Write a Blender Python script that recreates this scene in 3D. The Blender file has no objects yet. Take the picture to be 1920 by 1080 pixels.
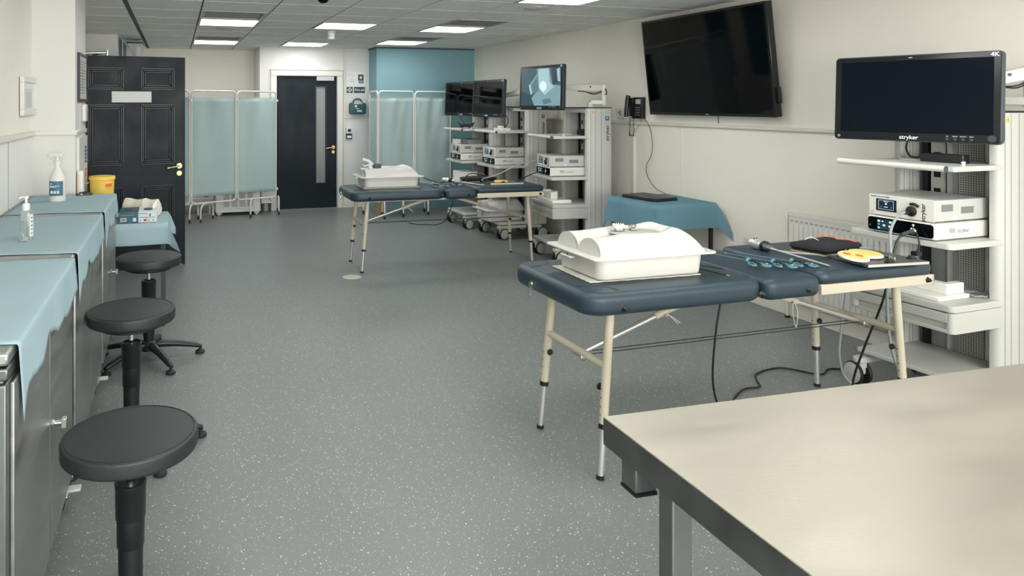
import bpy, bmesh, math, random
from mathutils import Vector, Matrix, Euler
from mathutils import noise as mnoise
random.seed(7)
sc = bpy.context.scene
COL = sc.collection
PI = math.pi
R = math.radians

# ------------------------------------------------------------------ camera, world, light, exposure
cam_d = bpy.data.cameras.new('camera')
cam = bpy.data.objects.new('camera', cam_d); COL.objects.link(cam)
THETA = math.atan((712.6 - 329) / 1338)
cam.location = (0, 0, 1.55)
cam.rotation_euler = (R(90), 0, -THETA)
cam_d.lens = 36 * 1338 / 1920; cam_d.sensor_width = 36; cam_d.sensor_fit = 'HORIZONTAL'
cam_d.shift_x = (960 - 712.6) / 1920
cam_d.shift_y = -(540 - 194) / 1920
cam_d.clip_start = 0.05
sc.camera = cam

world = bpy.data.worlds.new('world'); sc.world = world; world.use_nodes = True
bg = world.node_tree.nodes['Background']; bg.inputs[0].default_value = (0.75, 0.85, 1.0, 1); bg.inputs[1].default_value = 1.0

def area(name, loc, rot, sx, sy, power, color):
    l = bpy.data.lights.new(name, 'AREA'); l.shape = 'RECTANGLE'; l.size = sx; l.size_y = sy
    l.energy = power; l.color = color
    o = bpy.data.objects.new(name, l); COL.objects.link(o); o.location = loc; o.rotation_euler = rot
    return o
PANEL = 6.3           # emission of the ceiling panels
# daylight through the rear windows (rear wall at y = -2.6)
area('window_daylight_a', (0.3, -2.56, 1.55), (R(90), 0, 0), 1.5, 1.2, 66, (1.0, 0.99, 0.97))
area('window_daylight_b', (2.9, -2.56, 1.55), (R(90), 0, 0), 1.9, 1.2, 84, (1.0, 0.99, 0.97))
sc.view_settings.view_transform = 'Standard'; sc.view_settings.look = 'None'
sc.view_settings.exposure = 0.94; sc.view_settings.gamma = 1.0; sc.view_settings.use_curve_mapping = False

# ------------------------------------------------------------------ materials
def lin(c):
    return tuple((v / 255 / 12.92) if v / 255 <= 0.04045 else ((v / 255 + 0.055) / 1.055) ** 2.4 for v in c) + (1,)
MATS = {}
def mat(name, rgb, rough=0.5, metal=0.0, bump=0.0, bscale=60, var=0.0, vscale=3, emit=0.0, trans=0.0, coat=0.0, spec=0.5, stretch=None, rvar=0.0):
    if name in MATS: return MATS[name]
    m = bpy.data.materials.new(name); m.use_nodes = True; MATS[name] = m
    nt = m.node_tree; N = nt.nodes; L = nt.links; b = N['Principled BSDF']
    c = lin(rgb)
    b.inputs['Base Color'].default_value = c; b.inputs['Roughness'].default_value = rough; b.inputs['Metallic'].default_value = metal
    b.inputs['Specular IOR Level'].default_value = spec
    if trans: b.inputs['Transmission Weight'].default_value = trans
    if coat: b.inputs['Coat Weight'].default_value = coat; b.inputs['Coat Roughness'].default_value = 0.1
    if emit: b.inputs['Emission Color'].default_value = c; b.inputs['Emission Strength'].default_value = emit
    if bump or var or rvar:
        tc = N.new('ShaderNodeTexCoord'); mp = N.new('ShaderNodeMapping'); L.new(tc.outputs['Object'], mp.inputs[0])
        if stretch: mp.inputs['Scale'].default_value = stretch
        if var or rvar:
            n = N.new('ShaderNodeTexNoise'); n.inputs['Scale'].default_value = vscale; n.inputs['Detail'].default_value = 5
            L.new(mp.outputs[0], n.inputs[0])
            if var:
                mr = N.new('ShaderNodeMapRange'); mr.inputs[1].default_value = 0.3; mr.inputs[2].default_value = 0.7
                mr.inputs[3].default_value = 1 - var; mr.inputs[4].default_value = 1 + var
                L.new(n.outputs[0], mr.inputs[0])
                mx = N.new('ShaderNodeVectorMath'); mx.operation = 'SCALE'; mx.inputs[0].default_value = c[:3]
                L.new(mr.outputs[0], mx.inputs['Scale']); L.new(mx.outputs[0], b.inputs['Base Color'])
            if rvar:
                m2 = N.new('ShaderNodeMapRange'); m2.inputs[1].default_value = 0.3; m2.inputs[2].default_value = 0.7
                m2.inputs[3].default_value = max(rough - rvar, 0.02); m2.inputs[4].default_value = rough + rvar
                L.new(n.outputs[0], m2.inputs[0]); L.new(m2.outputs[0], b.inputs['Roughness'])
        if bump:
            n2 = N.new('ShaderNodeTexNoise'); n2.inputs['Scale'].default_value = bscale; n2.inputs['Detail'].default_value = 4
            L.new(mp.outputs[0], n2.inputs[0])
            bp = N.new('ShaderNodeBump'); bp.inputs['Strength'].default_value = bump; bp.inputs['Distance'].default_value = 0.01
            L.new(n2.outputs[0], bp.inputs['Height']); L.new(bp.outputs[0], b.inputs['Normal'])
    return m

M_wall = mat('wall_paint', (236, 231, 220), 0.6, bump=0.06, bscale=120, var=0.02, vscale=2)
M_wallgloss = mat('wall_panel_gloss', (224, 223, 217), 0.3, var=0.02)
M_column = mat('white_paint', (214, 213, 208), 0.5, var=0.02)
M_trim = mat('trim_gloss', (215, 212, 202), 0.3)
M_teal = mat('teal_wall', (126, 164, 172), 0.65, bump=0.15, bscale=90, var=0.03, vscale=3)
M_ceil = mat('ceiling_tile', (234, 236, 232), 0.9, bump=0.15, bscale=300, var=0.03, vscale=6)
M_ceilback = mat('ceiling_void', (92, 100, 102), 0.9)
M_grid = mat('ceiling_grid', (186, 186, 180), 0.5)
M_light = mat('panel_diffuser', (250, 251, 250), 0.4, emit=PANEL)
M_steel = mat('brushed_steel', (168, 169, 167), 0.38, 0.9, bump=0.04, bscale=180, var=0.07, vscale=3, stretch=(1, 1, 9), rvar=0.06)
M_steeltop = mat('steel_top', (176, 171, 158), 0.42, 0.75, bump=0.04, bscale=60, var=0.04, vscale=2.2, rvar=0.08, stretch=(1, 3.5, 1))
M_steeldark = mat('steel_edge', (120, 122, 121), 0.35, 0.9, var=0.1, vscale=12, rvar=0.08)
M_steelleg = mat('steel_leg', (122, 125, 125), 0.45, 0.85, var=0.06, vscale=4, stretch=(1, 1, 4))
M_chrome = mat('chrome', (205, 205, 200), 0.15, 1.0)
M_alu = mat('aluminium_tube', (205, 206, 203), 0.35, 0.7)
M_drape = mat('drape_cloth', (153, 176, 182), 0.85, bump=0.25, bscale=500, var=0.03, vscale=6, spec=0.2)
M_drape2 = mat('drape_cloth_blue', (104, 142, 158), 0.85, bump=0.25, bscale=500, var=0.03, vscale=6, spec=0.2)
M_curtain = mat('curtain_cloth', (172, 192, 191), 0.85, bump=0.15, bscale=400, var=0.03, spec=0.2)
M_vinylnavy = mat('navy_vinyl', (36, 54, 64), 0.4, bump=0.12, bscale=400, var=0.06, vscale=5)
M_vinylblack = mat('black_vinyl', (34, 38, 39), 0.46, bump=0.12, bscale=500, var=0.06, vscale=8)
M_blackpl = mat('black_plastic', (20, 25, 27), 0.38)
M_blackmatt = mat('black_fabric', (18, 22, 24), 0.85, bump=0.3, bscale=500)
M_rubber = mat('rubber', (28, 31, 32), 0.6)
M_cream = mat('cream_enamel', (196, 188, 168), 0.38, var=0.02)
M_white = mat('white_plastic', (214, 213, 206), 0.32)
M_trunk = mat('gloss_white_shell', (196, 195, 189), 0.34, coat=0.1)
M_pale = mat('pale_grey_plastic', (188, 189, 184), 0.4)
M_cart = mat('cart_white_metal', (190, 191, 185), 0.42, var=0.015)
M_cartgrey = mat('cart_grey_metal', (146, 150, 149), 0.5)
M_grey = mat('mid_grey', (120, 124, 124), 0.5)
M_dkgrey = mat('dark_grey', (56, 62, 64), 0.5)
M_groove = mat('groove_dark', (60, 74, 82), 0.6)
M_door = mat('door_black_paint', (16, 28, 36), 0.42, spec=0.18, bump=0.1, bscale=60, var=0.14, vscale=4, rvar=0.08)
M_doordk = mat('door_moulding', (10, 16, 20), 0.35, spec=0.35)
M_glassdk = mat('screen_glass', (4, 7, 8), 0.05, spec=0.2)
M_bezel = mat('screen_bezel', (14, 17, 19), 0.22)
M_housing = mat('monitor_housing', (48, 58, 66), 0.4)
M_brass = mat('brass', (200, 180, 130), 0.25, 1.0)
M_slot = mat('frosted_slot_glass', (128, 132, 130), 0.3)
M_frost = mat('white_print', (222, 224, 220), 0.5)
M_ink = mat('ink_black', (24, 27, 28), 0.6)
M_navyink = mat('sign_dark', (38, 62, 74), 0.5)
M_blueink = mat('mark_blue', (40, 92, 120), 0.5)
M_orange = mat('orange_red', (224, 98, 68), 0.55)
M_yellow = mat('yellow_plastic', (226, 194, 84), 0.5)
M_yellowpale = mat('yellow_pad', (216, 198, 116), 0.6)
M_glovedk = mat('glove_box_teal', (44, 84, 100), 0.5)
M_glovelt = mat('glove_box_white', (198, 210, 210), 0.5)
M_towel = mat('towel_white', (226, 222, 210), 0.95, bump=0.5, bscale=300, spec=0.1)
M_foam = mat('white_foam', (236, 235, 228), 0.9)
M_clear = mat('clear_plastic', (240, 244, 244), 0.08, trans=0.92)
M_gel = mat('clear_gel', (232, 240, 238), 0.05, trans=0.9)
M_blueh = mat('blue_handle', (82, 122, 138), 0.35)
M_wood = mat('cardboard', (176, 150, 112), 0.8)
M_board = mat('speckled_board', (82, 84, 80), 0.35, var=0.4, vscale=90)
M_greycable = mat('grey_cable', (140, 148, 148), 0.4)
M_label = mat('blue_label', (62, 104, 132), 0.5)
M_scr = mat('standby_screen', (30, 44, 58), 0.2, emit=0.05)
M_scrblue = mat('small_display', (34, 54, 66), 0.25, emit=0.15)
M_led = mat('display_icon', (170, 205, 220), 0.4, emit=0.5)
M_black = mat('solid_black', (10, 12, 13), 0.6)

def mesh_mat():
    m = bpy.data.materials.new('perforated_sheet'); m.use_nodes = True; nt = m.node_tree; N = nt.nodes; L = nt.links; b = N['Principled BSDF']
    tc = N.new('ShaderNodeTexCoord'); sp = N.new('ShaderNodeSeparateXYZ'); L.new(tc.outputs['Object'], sp.inputs[0])
    outs = []
    for ax in ('Y', 'Z'):
        k = N.new('ShaderNodeMath'); k.operation = 'MULTIPLY'; k.inputs[1].default_value = 2 * PI / 0.0125; L.new(sp.outputs[ax], k.inputs[0])
        s = N.new('ShaderNodeMath'); s.operation = 'SINE'; L.new(k.outputs[0], s.inputs[0]); outs.append(s)
    mx = N.new('ShaderNodeMath'); mx.operation = 'MAXIMUM'; L.new(outs[0].outputs[0], mx.inputs[0]); L.new(outs[1].outputs[0], mx.inputs[1])
    g = N.new('ShaderNodeMath'); g.operation = 'GREATER_THAN'; g.inputs[1].default_value = 0.1; L.new(mx.outputs[0], g.inputs[0])
    mc = N.new('ShaderNodeMix'); mc.data_type = 'RGBA'; mc.inputs['A'].default_value = lin((84, 90, 90)); mc.inputs['B'].default_value = lin((172, 173, 166))
    L.new(g.outputs[0], mc.inputs['Factor']); L.new(mc.outputs['Result'], b.inputs['Base Color']); b.inputs['Roughness'].default_value = 0.6
    return m
M_mesh = mesh_mat()

def floor_mat():
    m = bpy.data.materials.new('speckled_vinyl'); m.use_nodes = True; nt = m.node_tree; N = nt.nodes; L = nt.links; b = N['Principled BSDF']
    tc = N.new('ShaderNodeTexCoord')
    def voro(scale, thr, size):
        v = N.new('ShaderNodeTexVoronoi'); v.inputs['Scale'].default_value = scale; L.new(tc.outputs['Object'], v.inputs['Vector'])
        sp = N.new('ShaderNodeSeparateColor'); L.new(v.outputs['Color'], sp.inputs[0])
        a = N.new('ShaderNodeMath'); a.operation = 'GREATER_THAN'; a.inputs[1].default_value = thr; L.new(sp.outputs[0], a.inputs[0])
        s = N.new('ShaderNodeMath'); s.operation = 'MULTIPLY'; s.inputs[1].default_value = size; L.new(sp.outputs[1], s.inputs[0])
        c = N.new('ShaderNodeMath'); c.operation = 'LESS_THAN'; L.new(v.outputs['Distance'], c.inputs[0]); L.new(s.outputs[0], c.inputs[1])
        o = N.new('ShaderNodeMath'); o.operation = 'MULTIPLY'; L.new(a.outputs[0], o.inputs[0]); L.new(c.outputs[0], o.inputs[1]); return o
    n = N.new('ShaderNodeTexNoise'); n.inputs['Scale'].default_value = 1.2; n.inputs['Detail'].default_value = 6; L.new(tc.outputs['Object'], n.inputs[0])
    n2 = N.new('ShaderNodeTexNoise'); n2.inputs['Scale'].default_value = 220; n2.inputs['Detail'].default_value = 2; L.new(tc.outputs['Object'], n2.inputs[0])
    r = N.new('ShaderNodeMix'); r.data_type = 'RGBA'; r.inputs['A'].default_value = lin((108, 113, 112)); r.inputs['B'].default_value = lin((123, 127, 125)); L.new(n.outputs[0], r.inputs['Factor'])
    r2 = N.new('ShaderNodeMix'); r2.data_type = 'RGBA'; r2.blend_type = 'OVERLAY'; r2.inputs['Factor'].default_value = 0.35; L.new(r.outputs['Result'], r2.inputs['A']); L.new(n2.outputs[0], r2.inputs['B'])
    prev = r2
    for sc_, th, sz, col in ((95, 0.66, 0.30, (216, 216, 206)), (150, 0.55, 0.32, (182, 186, 182)), (90, 0.75, 0.35, (104, 112, 114))):
        v = voro(sc_, th, sz); x = N.new('ShaderNodeMix'); x.data_type = 'RGBA'; x.inputs['B'].default_value = lin(col)
        L.new(v.outputs[0], x.inputs['Factor']); L.new(prev.outputs['Result'], x.inputs['A']); prev = x
    L.new(prev.outputs['Result'], b.inputs['Base Color'])
    mr = N.new('ShaderNodeMapRange'); mr.inputs[3].default_value = 0.3; mr.inputs[4].default_value = 0.46; L.new(n.outputs[0], mr.inputs[0]); L.new(mr.outputs[0], b.inputs['Roughness'])
    bp = N.new('ShaderNodeBump'); bp.inputs['Strength'].default_value = 0.15; bp.inputs['Distance'].default_value = 0.004; L.new(n2.outputs[0], bp.inputs['Height']); L.new(bp.outputs[0], b.inputs['Normal'])
    return m
M_floor = floor_mat()

# ------------------------------------------------------------------ mesh builder
class MB:
    def __init__(s): s.v = []; s.f = []; s.mi = []; s.M = Matrix.Identity(4); s.m = 0
    def pts(s, ps):
        b = len(s.v)
        for p in ps: s.v.append(tuple(s.M @ Vector(p)))
        return b
    def face(s, idx): s.f.append(tuple(idx)); s.mi.append(s.m)
    def box(s, x0, x1, y0, y1, z0, z1):
        x0, x1 = sorted((x0, x1)); y0, y1 = sorted((y0, y1)); z0, z1 = sorted((z0, z1))
        b = s.pts([(x0, y0, z0), (x1, y0, z0), (x1, y1, z0), (x0, y1, z0), (x0, y0, z1), (x1, y0, z1), (x1, y1, z1), (x0, y1, z1)])
        for q in ((0, 3, 2, 1), (4, 5, 6, 7), (0, 1, 5, 4), (1, 2, 6, 5), (2, 3, 7, 6), (3, 0, 4, 7)): s.face([b + i for i in q])
        return s
    def cyl(s, p0, p1, r, r2=None, n=20, cap=True):
        p0 = Vector(p0); p1 = Vector(p1); r2 = r if r2 is None else r2
        d = (p1 - p0).normalized(); up = Vector((0, 0, 1)) if abs(d.z) < 0.95 else Vector((1, 0, 0))
        a = d.cross(up).normalized(); c = d.cross(a)
        b = s.pts([p0 + (a * math.cos(2 * PI * i / n) + c * math.sin(2 * PI * i / n)) * r for i in range(n)] +
                  [p1 + (a * math.cos(2 * PI * i / n) + c * math.sin(2 * PI * i / n)) * r2 for i in range(n)])
        for i in range(n): s.face((b + i, b + (i + 1) % n, b + n + (i + 1) % n, b + n + i))
        if cap: s.face([b + i for i in range(n)][::-1]); s.face([b + n + i for i in range(n)])
        return s
    def lathe(s, prof, c=(0, 0, 0), n=32, axis='Z'):
        base = Matrix.Translation(c)
        if axis == 'X': base = base @ Matrix.Rotation(R(90), 4, 'Y')
        if axis == 'Y': base = base @ Matrix.Rotation(R(-90), 4, 'X')
        ps = []
        for r, z in prof:
            for i in range(n): ps.append(base @ Vector((r * math.cos(2 * PI * i / n), r * math.sin(2 * PI * i / n), z)))
        b = s.pts(ps); k = len(prof)
        for j in range(k - 1):
            for i in range(n): s.face((b + j * n + i, b + j * n + (i + 1) % n, b + (j + 1) * n + (i + 1) % n, b + (j + 1) * n + i))
        s.face([b + i for i in range(n)][::-1]); s.face([b + (k - 1) * n + i for i in range(n)])
        return s
    def tube(s, pts, r, n=10, smooth=True, sub=6, closed=False):
        P = [Vector(p) for p in pts]
        if smooth and len(P) > 2:
            Q = []; m = len(P)
            for i in range(m if closed else m - 1):
                if closed: p0, p1, p2, p3 = P[(i - 1) % m], P[i], P[(i + 1) % m], P[(i + 2) % m]
                else: p0, p1, p2, p3 = P[max(i - 1, 0)], P[i], P[i + 1], P[min(i + 2, m - 1)]
                for k in range(sub):
                    t = k / sub
                    Q.append(0.5 * ((2 * p1) + (-p0 + p2) * t + (2 * p0 - 5 * p1 + 4 * p2 - p3) * t * t + (-p0 + 3 * p1 - 3 * p2 + p3) * t ** 3))
            if not closed: Q.append(P[-1])
            P = Q
        m = len(P); ps = []
        t0 = (P[1] - P[0]).normalized(); up = Vector((0, 0, 1)) if abs(t0.z) < 0.9 else Vector((1, 0, 0))
        a = t0.cross(up).normalized()
        for i in range(m):
            if closed: t = (P[(i + 1) % m] - P[(i - 1) % m]).normalized()
            else: t = (P[min(i + 1, m - 1)] - P[max(i - 1, 0)]).normalized()
            a = (a - t * a.dot(t)).normalized(); c = t.cross(a)
            for k in range(n): ps.append(P[i] + (a * math.cos(2 * PI * k / n) + c * math.sin(2 * PI * k / n)) * r)
        b = s.pts(ps)
        for i in range(m if closed else m - 1):
            j = (i + 1) % m
            for k in range(n): s.face((b + i * n + k, b + i * n + (k + 1) % n, b + j * n + (k + 1) % n, b + j * n + k))
        if not closed: s.face([b + k for k in range(n)][::-1]); s.face([b + (m - 1) * n + k for k in range(n)])
        return s
    def rings(s, rings, caps=True):
        n = len(rings[0]); b = s.pts([p for r in rings for p in r])
        for j in range(len(rings) - 1):
            for i in range(n): s.face((b + j * n + i, b + j * n + (i + 1) % n, b + (j + 1) * n + (i + 1) % n, b + (j + 1) * n + i))
        if caps: s.face([b + i for i in range(n)][::-1]); s.face([b + (len(rings) - 1) * n + i for i in range(n)])
        return s
    def slab(s, cx, cy, hx, hy, rc, z0, z1, rt=0.01, rb=0.01, taper=0.0, k=8, e=5, crown=0.0):
        def outline(ins, z):
            ax = hx - ins; ay = hy - ins; r = max(min(rc - ins, ax, ay), 0.0005); out = []
            for q, (sx, sy) in enumerate(((1, 1), (-1, 1), (-1, -1), (1, -1))):
                for i in range(k + 1):
                    t = PI / 2 * q + PI / 2 * i / k
                    out.append((cx + sx * (ax - r) + r * math.cos(t), cy + sy * (ay - r) + r * math.sin(t), z))
            return out
        rg = []
        for i in range(e + 1):
            t = PI / 2 * i / e; rg.append(outline(taper + rb * (1 - math.sin(t)), z0 + rb * (1 - math.cos(t))))
        for i in range(e + 1):
            t = PI / 2 * i / e; rg.append(outline(rt * (1 - math.cos(t)), z1 - rt + rt * math.sin(t)))
        if crown:
            for q in (0.25, 0.5, 0.75): rg.append(outline(rt + (min(hx, hy) - rt) * q, z1 + crown * (1 - (1 - q) ** 2)))
        s.rings(rg); return s
    def frame(s, pl, d0, d1, u0, u1, v0, v1, w, wb=None, wt=None):
        wb = w if wb is None else wb; wt = w if wt is None else wt
        def bx(a0, a1, c0, c1):
            if pl == 'YZ': s.box(d0, d1, a0, a1, c0, c1)
            elif pl == 'XZ': s.box(a0, a1, d0, d1, c0, c1)
            else: s.box(a0, a1, c0, c1, d0, d1)
        if wb: bx(u0, u1, v0, v0 + wb)
        if wt: bx(u0, u1, v1 - wt, v1)
        bx(u0, u0 + w, v0 + wb, v1 - wt); bx(u1 - w, u1, v0 + wb, v1 - wt); return s
    def poly(s, ps): b = s.pts(ps); s.face([b + i for i in range(len(ps))]); return s
    def prism(s, ps, d):
        d = Vector(d); n = len(ps); b = s.pts(list(ps) + [Vector(p) + d for p in ps])
        s.face([b + i for i in range(n)][::-1]); s.face([b + n + i for i in range(n)])
        for i in range(n): s.face((b + i, b + (i + 1) % n, b + n + (i + 1) % n, b + n + i))
        return s
    def build(s, name, mats, parent=None, loc=None, rot=None, bevel=0, seg=2, sharp=38, sub=0):
        me = bpy.data.meshes.new(name); me.from_pydata(s.v, [], s.f)
        for m in (mats if isinstance(mats, (list, tuple)) else [mats]): me.materials.append(m)
        me.polygons.foreach_set('material_index', s.mi)
        bm = bmesh.new(); bm.from_mesh(me); bmesh.ops.recalc_face_normals(bm, faces=bm.faces); bm.to_mesh(me); bm.free()
        me.polygons.foreach_set('use_smooth', [True] * len(me.polygons)); me.set_sharp_from_angle(angle=R(sharp)); me.update()
        o = bpy.data.objects.new(name, me); COL.objects.link(o)
        if parent: o.parent = parent
        if loc: o.location = loc
        if rot: o.rotation_euler = rot
        if bevel:
            b = o.modifiers.new('bevel', 'BEVEL'); b.width = bevel; b.segments = seg; b.limit_method = 'ANGLE'; b.angle_limit = R(40)
        if sub:
            b = o.modifiers.new('sub', 'SUBSURF'); b.levels = sub; b.render_levels = sub
        return o

def tag(o, label, cat, group=None, kind=None):
    o['label'] = label; o['category'] = cat
    if group: o['group'] = group
    if kind: o['kind'] = kind
    return o
def thing(name, label, cat, loc=(0, 0, 0), rz=0.0, group=None):
    o = bpy.data.objects.new(name, None); COL.objects.link(o); o.location = loc; o.rotation_euler = (0, 0, rz)
    o.empty_display_size = 0.1
    return tag(o, label, cat, group)
def struct(name, mb, m, parent=None, **k):
    o = mb.build(name, m, parent, **k); o['kind'] = 'structure'; return o
def children(o): return [c for c in bpy.data.objects if c.parent == o]
def copy_tree(o, parent=None):
    c = o.copy(); COL.objects.link(c)
    if parent: c.parent = parent
    for ch in children(o): copy_tree(ch, c)
    return c
def text(name, s, size, m, parent, loc, rot, extrude=0.0005, sx=1.0, bold=0.0, align='CENTER', kerning=1.0):
    cu = bpy.data.curves.new(name, 'FONT'); cu.body = s; cu.size = size; cu.extrude = extrude; cu.align_x = align; cu.align_y = 'CENTER'
    cu.offset = bold; cu.space_character = kerning
    o = bpy.data.objects.new(name + '_c', cu); COL.objects.link(o)
    dg = bpy.context.evaluated_depsgraph_get(); me = bpy.data.meshes.new_from_object(o.evaluated_get(dg))
    bpy.data.objects.remove(o); me.name = name
    me.materials.clear(); me.materials.append(m)
    t = bpy.data.objects.new(name, me); COL.objects.link(t); t.parent = parent; t.location = loc; t.rotation_euler = rot; t.scale = (sx, 1, 1)
    return t
FACE_NX = (R(90), 0, R(-90))   # text read from -x looking towards +x
FACE_NY = (R(90), 0, 0)        # text read from -y

# ================================================================== THE SETTING
CZ = 2.37
struct('floor', MB().box(-2.6, 4.5, -2.7, 11.4, -0.1, 0), M_floor)
# faint welded seam lines of the vinyl sheets
struct('wall_right', MB().box(4.33, 4.45, -2.7, 11.3, 0, 2.6), M_wall)
b = MB().box(-1.03, -0.91, -2.7, 5.16, 0, 2.6); struct('wall_left', b, M_wall)
struct('trim_1', MB().box(-0.93, -0.906, -2.6, 5.15, 0.0, 1.335), M_wallgloss, bevel=0.002)        # gloss lining below the rail
struct('trim_2', MB().box(-0.93, -0.885, -2.6, 5.15, 1.335, 1.37), M_trim, bevel=0.008)
struct('trim_3', MB().box(-0.9062, -0.9048, 4.44, 4.446, 0, 1.335), M_grey)
b = MB().box(-1.05, -0.645, 5.15, 5.71, 0, 2.6); struct('wall_column', b, M_column)
struct('trim_4', MB().box(-1.05, -0.632, 5.138, 5.71, 1.335, 1.37), M_trim, bevel=0.008)
struct('wall_alcove', MB().box(-1.25, -1.05, 5.71, 9.03, 0, 2.6), M_wall)
struct('wall_nib', MB().box(-1.25, -0.66, 9.03, 9.15, 0, 2.6), M_column)
struct('wall_side', MB().box(-0.85, -0.66, 9.15, 11.3, 0, 2.6), M_wall)
struct('wall_far', MB().box(-1.25, 1.2, 11.19, 11.32, 0, 2.6), M_wall)
# door wall with opening 1.42..2.31
b = MB().box(1.17, 1.40, 10.37, 11.25, 0, 2.6).box(1.40, 2.32, 10.37, 10.5, 1.965, 2.6).box(2.32, 2.85, 10.37, 10.5, 0, 2.6)
struct('wall_door', b, M_column)
b = MB().box(2.80, 4.33, 9.95, 10.5, 0, CZ - 0.005); struct('wall_teal', b, M_teal)
struct('trim_5', MB().box(2.785, 4.33, 9.935, 10.37, CZ - 0.02, CZ + 0.01), M_groove)
struct('trim_6', MB().box(2.38, 2.80, 10.355, 10.37, 1.335, 1.35).box(2.400, 2.415, 10.352, 10.37, 0, CZ), M_trim)
# architrave
b = MB().frame('XZ', 10.34, 10.375, 1.325, 2.395, 0, 2.035, 0.085, 0, 0.08).box(1.318, 2.402, 10.333, 10.375, 2.035, 2.055)
struct('trim_7', b, M_trim, bevel=0.006)
# rear wall with two windows
b = MB().box(-1.03, 4.45, -2.72, -2.6, 0, 0.9).box(-1.03, 4.45, -2.72, -2.6, 2.2, 2.6)
b.box(-1.03, -0.5, -2.72, -2.6, 0.9, 2.2).box(1.1, 1.9, -2.72, -2.6, 0.9, 2.2).box(3.9, 4.45, -2.72, -2.6, 0.9, 2.2)
struct('wall_rear', b, M_wall)
for i, (x0, x1) in enumerate(((-0.5, 1.1), (1.9, 3.9))):
    b = MB().box(x0, x1, -2.68, -2.62, 0.9, 0.95).box(x0, x1, -2.68, -2.62, 2.15, 2.2).box(x0, x0 + 0.05, -2.68, -2.62, 0.9, 2.2).box(x1 - 0.05, x1, -2.68, -2.62, 0.9, 2.2).box((x0 + x1) / 2 - 0.03, (x0 + x1) / 2 + 0.03, -2.68, -2.62, 0.9, 2.2)
    struct('window_%d' % (i + 1), b, M_trim)
# dado rails on the right wall and pilaster strip
struct('trim_8', MB().box(4.305, 4.335, -2.6, 9.95, 1.345, 1.375), M_trim, bevel=0.008)
struct('trim_9', MB().box(4.312, 4.335, 6.03, 6.085, 0, 1.345).box(4.326, 4.335, 5.36, 5.366, 0, 1.345), M_trim, bevel=0.003)
struct('baseboard_right', MB().box(4.31, 4.335, -2.6, 9.95, 0, 0.1), M_trim, bevel=0.004)
struct('baseboard_far', MB().box(-0.72, 1.17, 11.17, 11.195, 0, 0.1).box(2.395, 2.8, 10.35, 10.372, 0, 0.1), M_trim, bevel=0.004)

# ceiling of square tiles in a grid
T = 0.6056; X0 = -0.39; Y0 = 5.275
LIT = [(i, j) for i in (1, 3, 5) for j in (-9, -5, -1, 3)] + [(1, 7), (3, 7), (5, 6)]
LITX = lambda i: X0 + T * i
VENT = [(1, 2), (1, 6), (5, 2), (5, 5)]
bt = MB(); 
for i in range(-2, 8):
    for j in range(-14, 11):
        x0, x1, y0, y1 = X0 + T * i, X0 + T * (i + 1), Y0 + T * j, Y0 + T * (j + 1)
        if (i, j) in LIT or (i, j) in VENT: continue
        g0 = 0.022 if i == 0 else 0.007; g1 = 0.022 if i == -1 else 0.007
        x1c = min(x1 - g1, 4.33)
        bt.box(x0 + g0, x1c, y0 + 0.004, y1 - 0.004, CZ, CZ + 0.02)
tiles = struct('ceiling', bt, M_ceil)
bb = MB().box(-1.7, 4.45, -2.7, 11.32, CZ + 0.14, CZ + 0.3)
for i in range(-1, 8):
    x = X0 + T * i; w = 0.016 if i == 0 else 0.006
    bb.box(x - w, x + w, -2.7, 11.3, CZ + 0.006, CZ + 0.14)
struct('trim_10', bb, M_ceilback)
bb = MB()
for j in range(-13, 11):
    y = Y0 + T * j
    for i in range(-2, 8):
        g0 = 0.024 if i == 0 else 0.008; g1 = 0.024 if i == -1 else 0.008
        if (i, j) in LIT and (i, j - 1) in LIT: continue
        bb.box(X0 + T * i + g0, min(X0 + T * (i + 1) - g1, 4.33), y - 0.0065, y + 0.0065, CZ - 0.0035, CZ + 0.012)
struct('trim_11', bb, M_grid)

def ceiling_light(i, j, label, group=None):
    x, y = X0 + T * (i + 0.5), Y0 + T * (j + 0.5)
    t = thing('ceiling_light', label, 'ceiling light', (x, y, CZ), 0, group)
    h = T / 2 - 0.006; q = h - 0.022
    f = MB().box(-h, h, -h, -q, -0.004, 0.02).box(-h, h, q, h, -0.004, 0.02).box(-h, -q, -q, q, -0.004, 0.02).box(q, h, -q, q, -0.004, 0.02)
    f.box(-h, h, -h, h, 0.02, 0.03)
    f.build('frame', M_grid, t)
    MB().box(-q, q, -q, q, 0.004, 0.014).build('diffuser', M_light, t)
nm = {(1, 3): 'square ceiling light above the panelled black door side, nearer of that pair', (3, 3): 'square ceiling light beside the round detector in the middle row',
      (5, 3): 'square ceiling light in the right row with a dark vent at its near side', (1, 7): 'square ceiling light farthest back on the left, over the privacy screen',
      (3, 7): 'square ceiling light just in front of the far white door', (5, 6): 'square ceiling light just in front of the teal wall',
      (5, -1): 'square ceiling light cut off by the top edge of the view'}
for ij in LIT:
    if ij in nm: ceiling_light(*ij, nm[ij])
    else: ceiling_light(*ij, 'square ceiling light over the near part of the room, out of the view', 'near ceiling lights')
vl = {(1, 2): 'dark recessed ceiling vent beside the left row light over the black panelled door', (1, 6): 'dark recessed ceiling vent next to the farthest left ceiling light',
      (5, 2): 'dark recessed ceiling vent next to the middle light of the right row', (5, 5): 'dark recessed ceiling vent next to the light at the teal wall'}
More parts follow.
